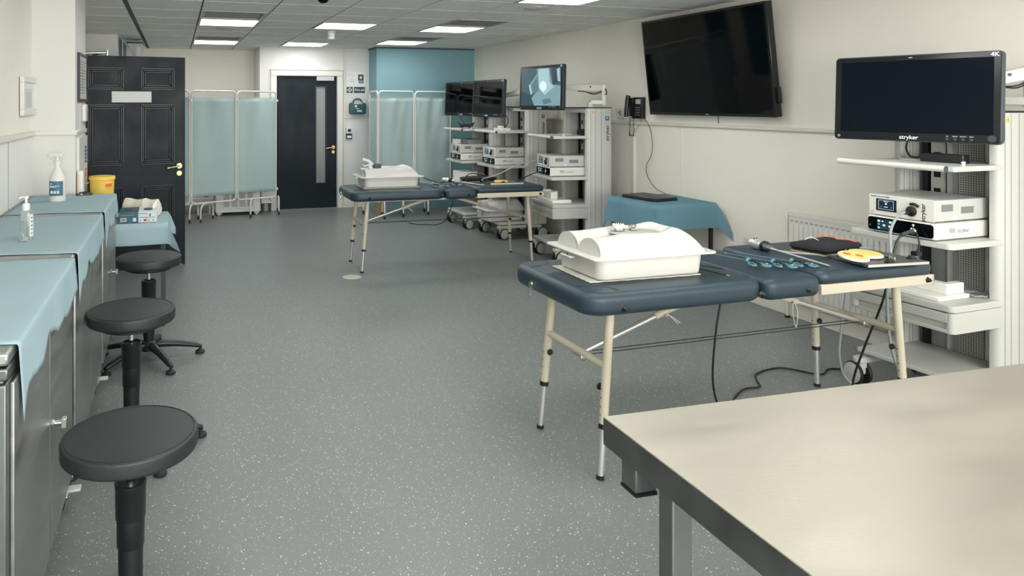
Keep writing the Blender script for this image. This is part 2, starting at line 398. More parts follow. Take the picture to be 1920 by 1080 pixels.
for (i, j), lb in vl.items():
    x, y = X0 + T * (i + 0.5), Y0 + T * (j + 0.5)
    t = thing('ceiling_vent', lb, 'vent', (x, y, CZ)); h = T / 2 - 0.006; q = h - 0.035
    f = MB().box(-h, h, -h, -q, -0.003, 0.02).box(-h, h, q, h, -0.003, 0.02).box(-h, -q, -q, q, -0.003, 0.02).box(q, h, -q, q, -0.003, 0.02)
    f.build('frame', M_grid, t)
    MB().box(-q, q, -q, q, 0.03, 0.04).build('grille', M_dkgrey, t)
    s = MB()
    for k in range(12): s.box(-q, q, -q + k * 2 * q / 12 + 0.005, -q + k * 2 * q / 12 + 0.015, 0.004, 0.03)
    s.build('slat', M_grey, t)
t = thing('smoke_detector', 'small white round detector hanging from the ceiling between two lights', 'detector', (1.70, 7.95, CZ))
MB().lathe([(0.055, 0), (0.055, -0.02), (0.045, -0.025), (0.045, -0.075), (0.035, -0.09), (0.01, -0.092)]).build('housing', M_white, t)
MB().lathe([(0.0465, -0.055), (0.0465, -0.06)], n=32).build('slot', M_grey, t)
t = thing('ceiling_speaker', 'round flush ceiling speaker near the big television', 'speaker', (2.98, 5.52, CZ))
MB().lathe([(0.11, 0), (0.11, -0.006), (0.095, -0.010)]).build('rim', M_grid, t)
MB().lathe([(0.093, -0.008), (0.09, -0.012), (0.01, -0.014)]).build('grille', M_pale, t)
t = thing('dome_camera', 'small black dome sensor on the ceiling at the top edge of the view', 'sensor', (1.10, 5.44, CZ))
MB().lathe([(0.06, 0), (0.06, -0.012), (0.05, -0.016)]).build('base', M_grey, t)
MB().lathe([(0.045, -0.012), (0.038, -0.03), (0.02, -0.042), (0.003, -0.045)]).build('dome', M_glassdk, t)
t = tag(MB().lathe([(0.1, 0), (0.1, -0.005), (0.06, -0.007)]).build('ceiling_cover', M_pale, None, loc=(0.52, 7.95, CZ)), 'faint round flush cover on the ceiling between the left row lights', 'ceiling cover')

# ================================================================== DOORS
def lever(parent, x, y, z, side):
    h = MB().lathe([(0.026, 0), (0.026, -0.008), (0.02, -0.012)], (x, y, z), 24, 'Y')
    h = MB(); h.cyl((x, y, z), (x, y - 0.010, z), 0.026).cyl((x, y - 0.01, z), (x, y - 0.045, z), 0.009)
    h.tube([(x, y - 0.045, z), (x + side * 0.03, y - 0.048, z - 0.004), (x + side * 0.07, y - 0.046, z - 0.008), (x + side * 0.10, y - 0.044, z - 0.014)], 0.008)
    h.cyl((x + side * 0.095, y - 0.044, z - 0.013), (x + side * 0.115, y - 0.044, z - 0.016), 0.011)
    o = h.build('door_handle', M_brass, parent)
    k = MB(); k.cyl((x, y, z - 0.07), (x, y - 0.008, z - 0.07), 0.024); k.cyl((x, y - 0.008, z - 0.07), (x, y - 0.014, z - 0.07), 0.009)
    k.build('escutcheon', M_brass, parent)
# door_1: open panelled door
d1 = bpy.data.objects.new('door_1', None); COL.objects.link(d1); d1['kind'] = 'structure'; d1['label'] = 'open black six panel door with brass lever handle'
d1.location = (-0.90, 6.945, 0); d1.rotation_euler = (0, 0, math.atan2(0.15, 0.99))
W = 1.0; HD = 1.99
px_ = [(0.15, 0.43), (0.613, 0.887)]; pz_ = [(0.24, 0.765), (0.99, 1.527), (1.693, 1.867)]
b = MB().box(0, W, 0.028, 0.044, 0.008, HD)
xs = [0, 0.135, 0.43, 0.585, 0.885, W]
b.box(0, 0.15, 0, 0.03, 0.008, HD).box(0.43, 0.613, 0, 0.03, 0.008, HD).box(0.887, W, 0, 0.03, 0.008, HD)
for (a0, a1) in px_:
    for (z0, z1) in ((0.008, 0.24), (0.765, 0.99), (1.527, 1.693), (1.867, HD)): b.box(a0, a1, 0, 0.03, z0, z1)
struct('leaf', b, M_door, d1)
b = MB()
for (a0, a1) in px_:
    for (z0, z1) in pz_:
        for k, (o_, w_, y_) in enumerate(((-0.018, 0.016, -0.006), (0.0, 0.014, 0.004), (0.018, 0.014, 0.012))):
            x0, x1, zz0, zz1 = a0 + o_, a1 - o_, z0 + o_, z1 - o_
            b.frame('XZ', y_, 0.028, x0, x1, zz0, zz1, w_)
struct('moulding', b, M_doordk, d1, bevel=0.003)
struct('sign_plate', MB().box(0.34, 0.69, -0.003, 0.0, 1.560, 1.662), M_frost, d1)
struct('hinge', MB().box(-0.02, 0.0, -0.01, 0.02, 1.7, 1.8).box(-0.02, 0.0, -0.01, 0.02, 0.2, 0.3), M_steeldark, d1)
lever(d1, 0.945, 0.0, 0.955, -1)
b = MB().tube([(0.10, 0.05, 2.01), (0.30, 0.06, 2.02)], 0.012).tube([(0.30, 0.06, 2.02), (0.18, 0.10, 2.0)], 0.010)
b.tube([(0.0, 0.03, 1.975), (0.0, 0.03, 2.03)], 0.012); b.cyl((0.305, 0.06, 1.985), (0.305, 0.06, 2.045), 0.018)
struct('door_closer', b, M_chrome, d1)
struct('door_stop', MB().box(0.95, 0.98, 0.0, 0.04, 0.0, 0.02), M_grey, d1)
b = MB().box(-1.06, -0.925, 6.92, 7.05, 0, 2.05); struct('trim_12', b, M_trim)
# door_2: far black door
d2 = bpy.data.objects.new('door_2', None); COL.objects.link(d2); d2['kind'] = 'structure'; d2['label'] = 'closed black flush door with a narrow vision panel in a white frame'
d2.location = (1.415, 10.40, 0)
b = MB().box(0, 0.585, 0, 0.044, 0.005, 1.955).box(0.725, 0.893, 0, 0.044, 0.005, 1.955).box(0.585, 0.725, 0, 0.044, 0.005, 0.375).box(0.585, 0.725, 0, 0.044, 1.795, 1.955)
struct('leaf', b, M_door, d2)
b = MB().frame('XZ', -0.006, 0.03, 0.568, 0.742, 0.358, 1.812, 0.017)
struct('vision_bead', b, M_doordk, d2)
struct('vision_glass', MB().box(0.585, 0.725, 0.02, 0.026, 0.375, 1.795), M_slot, d2)
struct('door_closer', MB().box(0.585, 0.845, -0.05, 0.0, 1.885, 1.95), M_pale, d2, bevel=0.004)
lever(d2, 0.84, 0.0, 0.90, -1)

# ================================================================== LEFT CABINETS
def make_cabinet(y0, y1, label, seed, first=False):
    t = thing('steel_cabinet', label, 'cabinet', (-0.645, (y0 + y1) / 2, 0)); L_ = (y1 - y0) / 2; f = 0.25
    MB().box(-f, f, -L_, L_, 0.10, 0.865).box(-f + 0.005, f - 0.008, -L_ + 0.008, L_ - 0.008, 0.865, 0.875).build('body', M_steelleg, t, bevel=0.004)
    MB().box(-f, f + 0.004, -L_, L_, 0.875, 0.905).build('frame_rail', M_steeldark, t, bevel=0.005)
    MB().box(-f, f + 0.006, -L_ - 0.002, L_ + 0.002, 0.911, 0.945).build('worktop', M_steel, t, bevel=0.008)
    for s in (-1, 1):
        a, c = (-L_ + 0.035, -0.004) if s < 0 else (0.004, L_ - 0.035)
        d = MB().box(f, f + 0.012, a, c, 0.115, 0.86).build('door', M_steel, t, bevel=0.004)
        if s > 0:
            k = MB().lathe([(0.014, 0), (0.014, 0.004), (0.009, 0.006), (0.009, 0.032), (0.011, 0.034)], (f + 0.012, a + 0.04, 0.515), 20, 'X')
            k.box(f + 0.040, f + 0.056, a + 0.027, a + 0.053, 0.500, 0.530); k.build('knob', M_chrome, d, bevel=0.002)
    for sx in (-1, 1):
        for sy in (-1, 1):
            x, y = sx * (f - 0.035) , sy * (L_ - 0.07)
            c = MB().lathe([(0.008, 0.012), (0.02, 0.012), (0.045, 0.02), (0.047, 0.035), (0.047, 0.037)], (x + 0.02 - 0.015, y, 0.047), 20, 'X')
            c = MB(); c.lathe([(0.012, -0.014), (0.042, -0.012), (0.047, -0.006), (0.047, 0.006), (0.042, 0.012), (0.012, 0.014)], (x + 0.01, y, 0.047), 24, 'X')
            w = c.build('castor', M_rubber, t)
            g = MB().box(x - 0.012, x - 0.007, y - 0.018, y + 0.02, 0.04, 0.1).box(x + 0.027, x + 0.032, y - 0.018, y + 0.02, 0.04, 0.1).box(x - 0.012, x + 0.032, y - 0.025, y + 0.025, 0.095, 0.1).cyl((x - 0.014, y, 0.047), (x + 0.034, y, 0.047), 0.014)
            g.build('fork', M_chrome, w)
            if sx > 0 and sy > 0:
                MB().box(x + 0.02, x + 0.085, y - 0.05, y - 0.01, 0.085, 0.095).box(x + 0.02, x + 0.04, y - 0.05, y, 0.07, 0.09).build('brake_pedal', M_pale, w, bevel=0.003)
    # drape lying on it: a thing of its own
    dy0, dy1 = y0 + 0.085, y1 - 0.004
    b = MB(); nx, ny = 14, 40; rows = []
    rnd = random.Random(seed)
    for j in range(ny + 1):
        v = j / ny; y = dy0 + (dy1 - dy0) * v; ps = []; ew = (1 - v) ** 12
        fall = 0.125 + 0.02 * math.sin(v * 9 + seed) + 0.012 * math.sin(v * 23 + seed * 2) + 0.008 * rnd.random()
        if v < 0.06: fall = 0.15 + 0.06 * (0.06 - v) / 0.06
        for i in range(nx + 1):
            u = i / nx; ps.append((-0.90 + (0.50 + 0.012) * u, y + ew * 0.006 * math.sin(u * 11 + seed) - ew * 0.03 * u ** 6, 0.948 + 0.0015 * mnoise.noise(Vector((u * 6, y * 5, seed)))))
        ex = -0.90 + 0.512
        for k in range(1, 4): a = PI / 2 * k / 3; ps.append((ex + 0.010 * math.sin(a), y - ew * 0.03, 0.948 - 0.010 * (1 - math.cos(a))))
        for k in range(1, 9): q = k / 8; ps.append((ex + 0.010 + 0.006 * q + 0.004 * q * math.sin(y * 17 + seed), y - ew * 0.03 * (1 - 1.5 * q), 0.938 - fall * q))
        rows.append(ps)
    n = len(rows[0]); base = b.pts([p for r_ in rows for p in r_])
    for j in range(ny):
        for i in range(n - 1): b.face((base + j * n + i, base + j * n + i + 1, base + (j + 1) * n + i + 1, base + (j + 1) * n + i))
    return t, b
cabs = [(0.76, 1.89, 'stainless steel cabinet nearest the camera, mostly outside the view', 5), (1.915, 3.02, 'stainless steel cabinet beside the nearest round black stool, end panel visible', 1),
        (3.04, 4.15, 'stainless steel cabinet in the middle of the row under the pump bottle', 2), (4.17, 5.08, 'stainless steel cabinet at the far end of the row by the open black door', 3)]
dl = ['pale blue drape on the nearest cabinet', 'pale blue drape hanging to a point over the front steel cabinet', 'pale blue drape under the clear pump bottle', 'pale blue drape under the white spray bottle']
for (y0, y1, lb, sd), dlb in list(zip(cabs, dl))[1:]:
    t, b = make_cabinet(y0, y1, lb, sd)
    o = b.build('drape', M_drape, None, sharp=180); tag(o, dlb, 'drape', None)
    m = o.modifiers.new('s', 'SOLIDIFY'); m.thickness = 0.0012; m.offset = 1

# bottles etc. on the drapes
ZT = 0.9495
t = thing('pump_bottle', 'clear pump bottle of hand gel on the middle blue drape', 'bottle', (-0.628, 3.43, ZT), R(-12))
MB().slab(0, 0, 0.023, 0.020, 0.012, 0, 0.135, 0.012, 0.005).build('bottle', M_clear, t)
MB().slab(0, 0, 0.0205, 0.0175, 0.010, 0.004, 0.085, 0.002, 0.004).build('gel', M_gel, t)
b = MB().lathe([(0.0155, 0.133), (0.0155, 0.158), (0.011, 0.163), (0.005, 0.165), (0.005, 0.182), (0.009, 0.184), (0.009, 0.194), (0.004, 0.196)])
b.tube([(0.0, 0, 0.189), (-0.012, 0, 0.191), (-0.03, 0, 0.186)], 0.0045)
b.tube([(0, 0, 0.19), (0.008, 0, 0.192)], 0.006); b.build('pump', M_white, t)
MB().box(0.008, 0.0236, -0.0150, 0.015, 0.02, 0.115).build('label', M_frost, t)
b = MB()
for k in range(5): b.box(0.0238, 0.0242, -0.010 + 0.003 * (k % 2), 0.006, 0.03 + k * 0.017, 0.036 + k * 0.017)
b.build('print', M_label, t)
t = thing('spray_bottle', 'white trigger spray bottle with blue label on the far drape', 'bottle', (-0.70, 4.78, ZT), R(-10))
MB().lathe([(0.044, 0), (0.047, 0.006), (0.047, 0.13), (0.045, 0.145), (0.030, 0.175), (0.017, 0.20), (0.014, 0.205), (0.014, 0.225)], n=36).build('bottle', M_white, t)
b = MB().lathe([(0.018, 0.222), (0.018, 0.245), (0.012, 0.248), (0.010, 0.27)])
b.slab(-0.012, 0, 0.042, 0.011, 0.008, 0.268, 0.295, 0.006, 0.006); b.tube([(-0.05, 0, 0.282), (-0.064, 0, 0.283)], 0.006)
b.tube([(-0.032, 0, 0.27), (-0.04, 0, 0.255), (-0.038, 0, 0.235), (-0.046, 0, 0.215)], 0.005)
b.build('trigger_head', M_white, t)
b = MB(); n = 12; ps = []
for z in (0.035, 0.125):
    for k in range(n + 1): a = R(-90 - 60 + 120 * k / n); ps.append((0.0475 * math.cos(a), 0.0475 * math.sin(a), z))
bb = b.pts(ps)
for k in range(n): b.face((bb + k, bb + k + 1, bb + n + 2 + k, bb + n + 1 + k))
lab = b.build('label', M_label, t)
b = MB()
for (z, x0, x1) in ((0.108, -0.03, -0.012), (0.094, -0.028, 0.028), (0.088, -0.028, 0.01)): b.box(x0, x1, -0.0482, -0.046 if abs(x0) < 0.02 else -0.0425, z, z + 0.003)
for x in (-0.018, 0.0, 0.018): b.box(x - 0.006, x + 0.006, -0.0482, -0.044, 0.05, 0.066)
b.build('print', M_frost, t)
t = thing('belt_clip', 'small black plastic clip at the edge of the far blue drape', 'clip', (-0.575, 5.02, ZT), R(8))
MB().slab(0, 0, 0.05, 0.014, 0.01, 0, 0.014, 0.004, 0.002).tube([(0.03, 0, 0.012), (0.01, 0, 0.02), (-0.03, 0, 0.016)], 0.005).build('body', M_blackpl, t)
MB().box(-0.022, -0.010, -0.016, 0.0, 0.004, 0.015).build('buckle', M_chrome, t)

# ================================================================== wall pieces at the left
t = thing('light_switch_frame', 'white framed picture on the left wall near the column', 'picture', (-0.905, 4.96, 1.596))
MB().frame('YZ', 0, 0.025, -0.215, 0.215, -0.12, 0.12, 0.035).build('frame', M_white, t, bevel=0.003)
t.name = 'white_picture'
MB().box(0, 0.01, -0.19, 0.19, -0.10, 0.10).build('mount', M_frost, t)
MB().box(0.01, 0.012, -0.09, 0.09, -0.075, 0.03).box(0.01, 0.012, -0.12, 0.12, 0.04, 0.045).build('print', M_pale, t)
t = thing('black_picture', 'black framed notice on the side of the white column', 'picture', (-0.64, 5.46, 1.73))
MB().frame('YZ', -0.005, 0.012, -0.21, 0.21, -0.17, 0.17, 0.022).build('frame', M_blackpl, t)
MB().box(-0.005, 0.008, -0.19, 0.19, -0.15, 0.15).build('sheet', M_pale, t)
b = MB()
for k in range(12): b.box(0.008, 0.009, -0.15, 0.15 - 0.04 * (k % 3), 0.11 - k * 0.02, 0.116 - k * 0.02)
b.build('print', M_grey, t)
t = thing('soap_dispenser', 'small white dispenser on the column side above the rail', 'dispenser', (-0.645, 5.55, 1.42))
MB().slab(0.014, 0, 0.014, 0.06, 0.010, 0, 0.125, 0.006, 0.006).build('housing', M_white, t)
MB().cyl((0.014, 0, 0.002), (0.014, 0, -0.025), 0.006).build('nozzle', M_grey, t)
t = thing('safety_board', 'tall white information board with pictograms on the column side', 'sign', (-0.645, 5.53, 0.9))
MB().box(0, 0.016, -0.30, 0.165, 0.0, 0.415).build('board', M_white, t, bevel=0.002)
b = MB(); 
for k in range(5): b.box(0.016, 0.0175, 0.0, 0.11, 0.22 + k * 0.026, 0.238 + k * 0.026)
b.m = 1
for k in range(3): b.box(0.016, 0.0175, 0.0, 0.11, 0.12 + k * 0.022, 0.134 + k * 0.022)
b.build('pictogram', [M_label, M_orange], t)
t = thing('leaflet_holder', 'pale pillar of stacked tubes behind the far drape by the column', 'holder', (-0.62, 5.22, 0.5), 0)
MB().slab(0, 0, 0.02, 0.03, 0.01, 0.0, 0.595, 0.005, 0.005).build('holder', M_white, t)
b = MB()
for k in range(6): b.box(-0.012, -0.004, -0.0315, -0.03, 0.47 + k * 0.018, 0.478 + k * 0.018)
b.build('marking', M_yellow, t)
# bulkhead with blue blind and heater above the open door
t = thing('blue_blind', 'blue vertical blind strips beyond the open black door top', 'blind', (-0.66, 9.15, 0.9))
for y_a, y_b in ((0.02, 0.45), (0.8, 1.3)): MB().box(0, 0.006, y_a, y_b, 0, 1.45).build('slat', M_label, t)
t = thing('wall_heater', 'white tapered wall unit seen above the open black door', 'heater', (-0.50, 9.6, 2.11))
MB().prism([(-0.09, -0.1, 0.2), (0.10, -0.1, 0.2), (0.085, -0.1, -0.02), (0.02, -0.1, -0.02), (-0.03, -0.1, 0.08)], (0, 0.3, 0)).build('housing', M_pale, t, bevel=0.005)
MB().box(-0.095, 0.105, -0.11, 0.2, 0.2, 0.212).build('top_grille', M_black, t)
MB().box(0.025, 0.08, -0.104, -0.1, 0.02, 0.15).build('inset', M_frost, t)

# ================================================================== draped tables
def drape_mesh(hx, hy, top, drop_x, drop_y, drop_nx=None, drop_ny=None, seed=0, corner=0.3, flare=0.5, flare_y=0.62):
    drop_nx = drop_x if drop_nx is None else drop_nx; drop_ny = drop_y if drop_ny is None else drop_ny
    def coords(h, dn, dp):
        a = [-h - dn * (1 - k / 14) for k in range(14)] + [-h + 2 * h * k / 24 for k in range(25)] + [h + dp * k / 14 for k in range(1, 15)]
        return a
    b = MB(); rows = []
    for y in coords(hy, drop_ny, drop_y):
        r_ = []
        for x in coords(hx, drop_nx, drop_x):
            ox = max(abs(x) - hx, 0); oy = max(abs(y) - hy, 0); sx = 1 if x > 0 else -1; sy = 1 if y > 0 else -1
            X = min(max(x, -hx), hx); Y = min(max(y, -hy), hy); m_ = max(ox, oy); k = min(ox, oy)
            fx = min(1, ox / 0.03); fy = min(1, oy / 0.03)
            wx = 0.010 * fx + 0.010 * ox / 0.2 * (1 + math.sin(y * 13 + seed)); wy = 0.010 * fy + 0.010 * oy / 0.2 * (1 + math.sin(x * 13 + seed))
            X += sx * (wx + (flare if x > 0 else 0.12) * k); Y += sy * (wy + (flare_y if y < 0 else 0.15) * k)
            r_.append((X, Y, top + 0.002 - m_ - corner * k + (0.001 * mnoise.noise(Vector((x * 9, y * 9, seed))) if m_ == 0 else 0)))
        rows.append(r_)
    base = b.pts([p for r_ in rows for p in r_]); m = len(rows[0])
    for j in range(len(rows) - 1):
        for i in range(m - 1): b.face((base + j * m + i, base + j * m + i + 1, base + (j + 1) * m + i + 1, base + (j + 1) * m + i))
    return b
def small_table(label, loc, hx, hy, top, m_leg, rz=0):
    t = thing('side_table', label, 'table', loc, rz)
    MB().box(-hx, hx, -hy, hy, top - 0.02, top).build('tabletop', M_grey, t, bevel=0.003)
    for sx in (-1, 1):
        for sy in (-1, 1):
            x, y = sx * (hx - 0.025), sy * (hy - 0.025)
            MB().box(x - 0.0125, x + 0.0125, y - 0.0125, y + 0.0125, 0, top - 0.02).build('leg', m_leg, t)
    MB().box(-hx + 0.02, hx - 0.02, -hy + 0.02, -hy + 0.035, top - 0.06, top - 0.02).box(-hx + 0.02, hx - 0.02, hy - 0.035, hy - 0.02, top - 0.06, top - 0.02).build('apron', m_leg, t)
    return t
small_table('small table under the pale blue cloth with the glove boxes', (-0.33, 5.45, 0), 0.27, 0.27, 0.72, M_dkgrey)
o = drape_mesh(0.275, 0.275, 0.72, 0.16, 0.10, 0.02, 0.145, seed=1, corner=0.25, flare=0.42, flare_y=0.4).build('table_drape', M_drape, None, loc=(-0.33, 5.45, 0), sharp=60); tag(o, 'pale blue drape on the small table holding the glove boxes', 'drape')
small_table('small black legged table against the wall under the laptop', (3.955, 5.16, 0), 0.295, 0.30, 0.735, M_blackpl)
o = drape_mesh(0.30, 0.305, 0.735, 0.13, 0.20, 0.21, 0.20, seed=3, corner=0.75, flare=0.36).build('table_drape', M_drape2, None, loc=(3.955, 5.16, 0), sharp=60); tag(o, 'mid blue drape with hanging corners under the closed laptop', 'drape')
# laptop
t = thing('laptop', 'closed black laptop on the blue draped table', 'laptop', (3.885, 5.22, 0.741), R(10))
MB().slab(0, 0, 0.135, 0.19, 0.02, 0, 0.013, 0.004, 0.004).build('base', M_blackpl, t)
MB().slab(0, 0, 0.132, 0.187, 0.02, 0.0135, 0.024, 0.005, 0.002).build('lid', M_blackpl, t)
MB().box(-0.120, -0.112, -0.10, 0.02, 0.024, 0.0245).build('trim_strip', M_pale, t)
# glove boxes, towel, sharps bin
def glove_box(label, x, y, rz, m, other, lt):
    t = thing('glove_box', label, 'box', (x, y, 0.7245), rz)
    MB().box(-0.062, 0.062, -0.12, 0.12, 0, 0.075).build('carton', m, t, bevel=0.002)
    MB().slab(0, 0, 0.03, 0.06, 0.028, 0.0745, 0.0765, 0.001, 0.001).build('opening', M_dkgrey, t)
    b = MB()
    if lt:
        b.box(-0.025, -0.002, -0.121, -0.12, 0.008, 0.024); b.m = 1; b.box(-0.055, 0.0, -0.121, -0.12, 0.06, 0.064).box(0.012, 0.022, -0.121, -0.12, 0.042, 0.06)
        for k in range(4): b.box(-0.05 + k * 0.028, -0.042 + k * 0.028, -0.121, -0.1195, 0.01, 0.018)
        b.box(-0.055, 0.05, -0.121, -0.12, 0.032, 0.036)
        b.build('print', [M_orange, M_label], t)
    else:
        b.box(-0.05, -0.012, -0.121, -0.12, 0.01, 0.036).box(0.03, 0.052, -0.121, -0.12, 0.01, 0.034); b.m = 1
        b.box(-0.045, -0.017, -0.1215, -0.1205, 0.014, 0.032); b.m = 2; b.box(-0.05, 0.04, -0.1215, -0.12, 0.05, 0.056)
        b.build('print', [M_glovelt, M_grey, M_blueh], t)
glove_box('dark teal glove box with a white barcode patch on the small draped table', -0.315, 5.33, R(1), M_glovedk, None, False)
glove_box('white glove box with a red mark beside the dark teal one', -0.187, 5.335, R(0), M_glovelt, None, True)
b = MB(); rg = []; n = 28
for k in range(n + 1):
    v = k / n; x = -0.15 + 0.31 * v; r_ = 0.056 + 0.004 * math.sin(v * 14) + (0.008 if v > 0.6 else 0)
    if k in (0, n): r_ *= 0.8
    rg.append([(x + 0.004 * math.sin(a * 3 + v * 9), -0.10 * v + r_ * math.cos(a), 0.060 + r_ * math.sin(a)) for a in [2 * PI * q / 24 for q in range(24)]])
b.rings(rg); t = thing('towel_roll', 'white rolled towel lying behind the glove boxes', 'towel', (-0.225, 5.585, 0.728), R(-24))
b.build('roll', M_towel, t)
b = MB()
for k in range(3):
    rr = 0.018 + k * 0.015; b.tube([(0.158, -0.10 + rr * math.cos(a), 0.06 + rr * math.sin(a)) for a in [2 * PI * q / 16 for q in range(16)]], 0.0035, 6, closed=True, sub=2)
b.build('rolled_edge', M_towel, t)
b = MB(); rows = []
for j in range(9):
    for i in range(9):
        u, v = i / 8 - 0.5, j / 8 - 0.5
        rows.append((u * 0.13, v * 0.09, max(0.002, 0.032 * (1 - 2.6 * (u * u + v * v)) + 0.02 * mnoise.noise(Vector((u * 6, v * 6, 4))))))
base = b.pts(rows)
for j in range(8):
    for i in range(8): b.face((base + j * 9 + i, base + j * 9 + i + 1, base + j * 9 + i + 10, base + j * 9 + i + 9))
o = b.build('crumpled_tissue', M_towel, None, loc=(-0.36, 5.52, 0.727)); tag(o, 'crumpled white tissue behind the dark teal glove box', 'tissue')
o.modifiers.new('s', 'SOLIDIFY').thickness = 0.002
t = thing('sharps_bin', 'yellow sharps bucket behind the far end of the cabinets', 'bin', (-0.515, 5.57, 0.7245))
MB().lathe([(0.070, 0), (0.074, 0.006), (0.085, 0.27), (0.091, 0.272), (0.091, 0.288), (0.088, 0.296), (0.05, 0.300)], n=40).build('bucket', M_yellow, t)
MB().box(0.030, 0.070, -0.082, -0.055, 0.225, 0.245).build('warning_label', M_orange, t)
MB().tube([(-0.094, -0.02, 0.25), (-0.118, 0, 0.245), (-0.094, 0.02, 0.25)], 0.005).build('handle', M_yellow, t)

# ================================================================== STOOLS
def make_stool():
    t = thing('swivel_stool', '', 'stool')
    n = 48
    MB().slab(0, 0, 0.190, 0.190, 0.190, 0.575, 0.628, 0.010, 0.012, k=14).build('seat', M_vinylblack, t)
    s = MB(); s.tube([(0.179 * math.cos(2 * PI * i / n), 0.179 * math.sin(2 * PI * i / n), 0.6285) for i in range(n)], 0.0014, 6, closed=True, sub=1)
    s.build('piping', M_rubber, t)
    MB().slab(0, 0, 0.165, 0.165, 0.165, 0.566, 0.576, 0.003, 0.003, k=12).build('seat_base', M_blackpl, t)
    r = MB().tube([(0.128 * math.cos(2 * PI * i / 32), 0.128 * math.sin(2 * PI * i / 32), 0.553) for i in range(32)], 0.0045, 8, closed=True, sub=1)
    for a in (0.3, 2.4, 4.5): r.tube([(0.03 * math.cos(a), 0.03 * math.sin(a), 0.560), (0.128 * math.cos(a), 0.128 * math.sin(a), 0.553)], 0.004, 8)
    r.build('height_ring', M_blackpl, t)
    b = MB().box(-0.045, 0.045, -0.03, 0.03, 0.552, 0.567).cyl((0, 0, 0.553), (0, 0, 0.543), 0.026, 0.02); b.build('mechanism', M_blackpl, t)
    MB().cyl((0, 0, 0.45), (0, 0, 0.555), 0.0125).build('gas_rod', M_chrome, t)
    MB().lathe([(0.041, 0.37), (0.042, 0.372), (0.043, 0.465), (0.0445, 0.467), (0.0445, 0.477), (0.041, 0.480), (0.036, 0.474), (0.014, 0.473)], n=36).build('upper_sleeve', M_blackpl, t)
    MB().lathe([(0.037, 0.285), (0.0385, 0.287), (0.039, 0.37)], n=36).build('middle_sleeve', M_blackpl, t)
    MB().lathe([(0.028, 0.105), (0.034, 0.17), (0.035, 0.286)], n=36).build('lower_sleeve', M_blackpl, t)
    b = MB().lathe([(0.03, 0.055), (0.045, 0.06), (0.045, 0.105), (0.032, 0.118)], n=30)
    b.build('hub', M_blackpl, t)
    for k in range(5):
        a = R(14 + 72 * k); ca, sa = math.cos(a), math.sin(a); m = MB(); rg = []
        for q in range(11):
            v = q / 10; rr = 0.03 + 0.285 * v; z = 0.092 - 0.050 * v ** 1.6; w = 0.029 - 0.012 * v; h = 0.024 - 0.011 * v
            if q in (0, 10): w *= 0.7; h *= 0.7
            rg.append([(ca * rr - sa * w * math.cos(p), sa * rr + ca * w * math.cos(p), z + h * math.sin(p)) for p in [2 * PI * i / 14 for i in range(14)]])
        m.rings(rg); arm = m.build('base_arm', M_blackpl, t)
        MB().lathe([(0.024, 0), (0.028, 0.004), (0.028, 0.014), (0.018, 0.02), (0.009, 0.024), (0.009, 0.04)], (ca * 0.305, sa * 0.305, 0), 24).build('glide', M_rubber, arm)
    return t
st = make_stool(); st.location = (-0.125, 2.19, 0); st.scale = (1, 1, 0.952); st.rotation_euler = (0, 0, R(5)); st['label'] = 'round black vinyl stool nearest the camera, base cut off by the view'
for loc, rz, lb in (((-0.19, 3.39, -0.0), R(-7), 'round black vinyl stool in the middle, by the steel cabinet door'), ((-0.155, 4.54, 0), R(-7), 'round black vinyl stool farthest back, in front of the glove box table')):
    c = copy_tree(st); c.location = loc; c.scale = (1, 1, 1); c.rotation_euler = (0, 0, rz); c['label'] = lb
for c in [o for o in bpy.data.objects if o.name.startswith('swivel_stool')]: c['group'] = 'swivel stools along the cabinets'

# ================================================================== STEEL TABLE (foreground)
t = thing('steel_table', 'large brushed stainless steel table in the near right foreground', 'table', (0.893, 1.357, 0), R(-1.2))
TZ = 0.87
MB().box(0, 2.1, -1.25, 0, TZ - 0.004, TZ).build('tabletop', [M_steeltop], t, bevel=0.0015)
MB().frame('XY', TZ - 0.06, TZ - 0.0042, 0.0005, 2.0995, -1.2495, -0.0005, 0.002).build('edge_fold', M_steeldark, t)
MB().box(0.055, 0.105, -1.2, -0.05, TZ - 0.095, TZ - 0.005).box(1.99, 2.04, -1.2, -0.05, TZ - 0.095, TZ - 0.005).build('underframe', M_steel, t, bevel=0.003)
for x_ in (0.025, 2.02): MB().box(x_, x_ + 0.05, -0.082, -0.03, TZ - 0.13, TZ - 0.061).build('frame_end', M_steelleg, t, bevel=0.003)
MB().box(0.024, 0.076, -0.083, -0.029, TZ - 0.137, TZ - 0.13).build('end_cap', M_blackpl, t)
for x, y in ((0.055, -0.16), (1.99, -0.16), (0.055, -1.14), (1.99, -1.14)):
    MB().box(x, x + 0.045, y, y + 0.045, 0.0, TZ - 0.095).build('leg', M_steelleg, t, bevel=0.003)

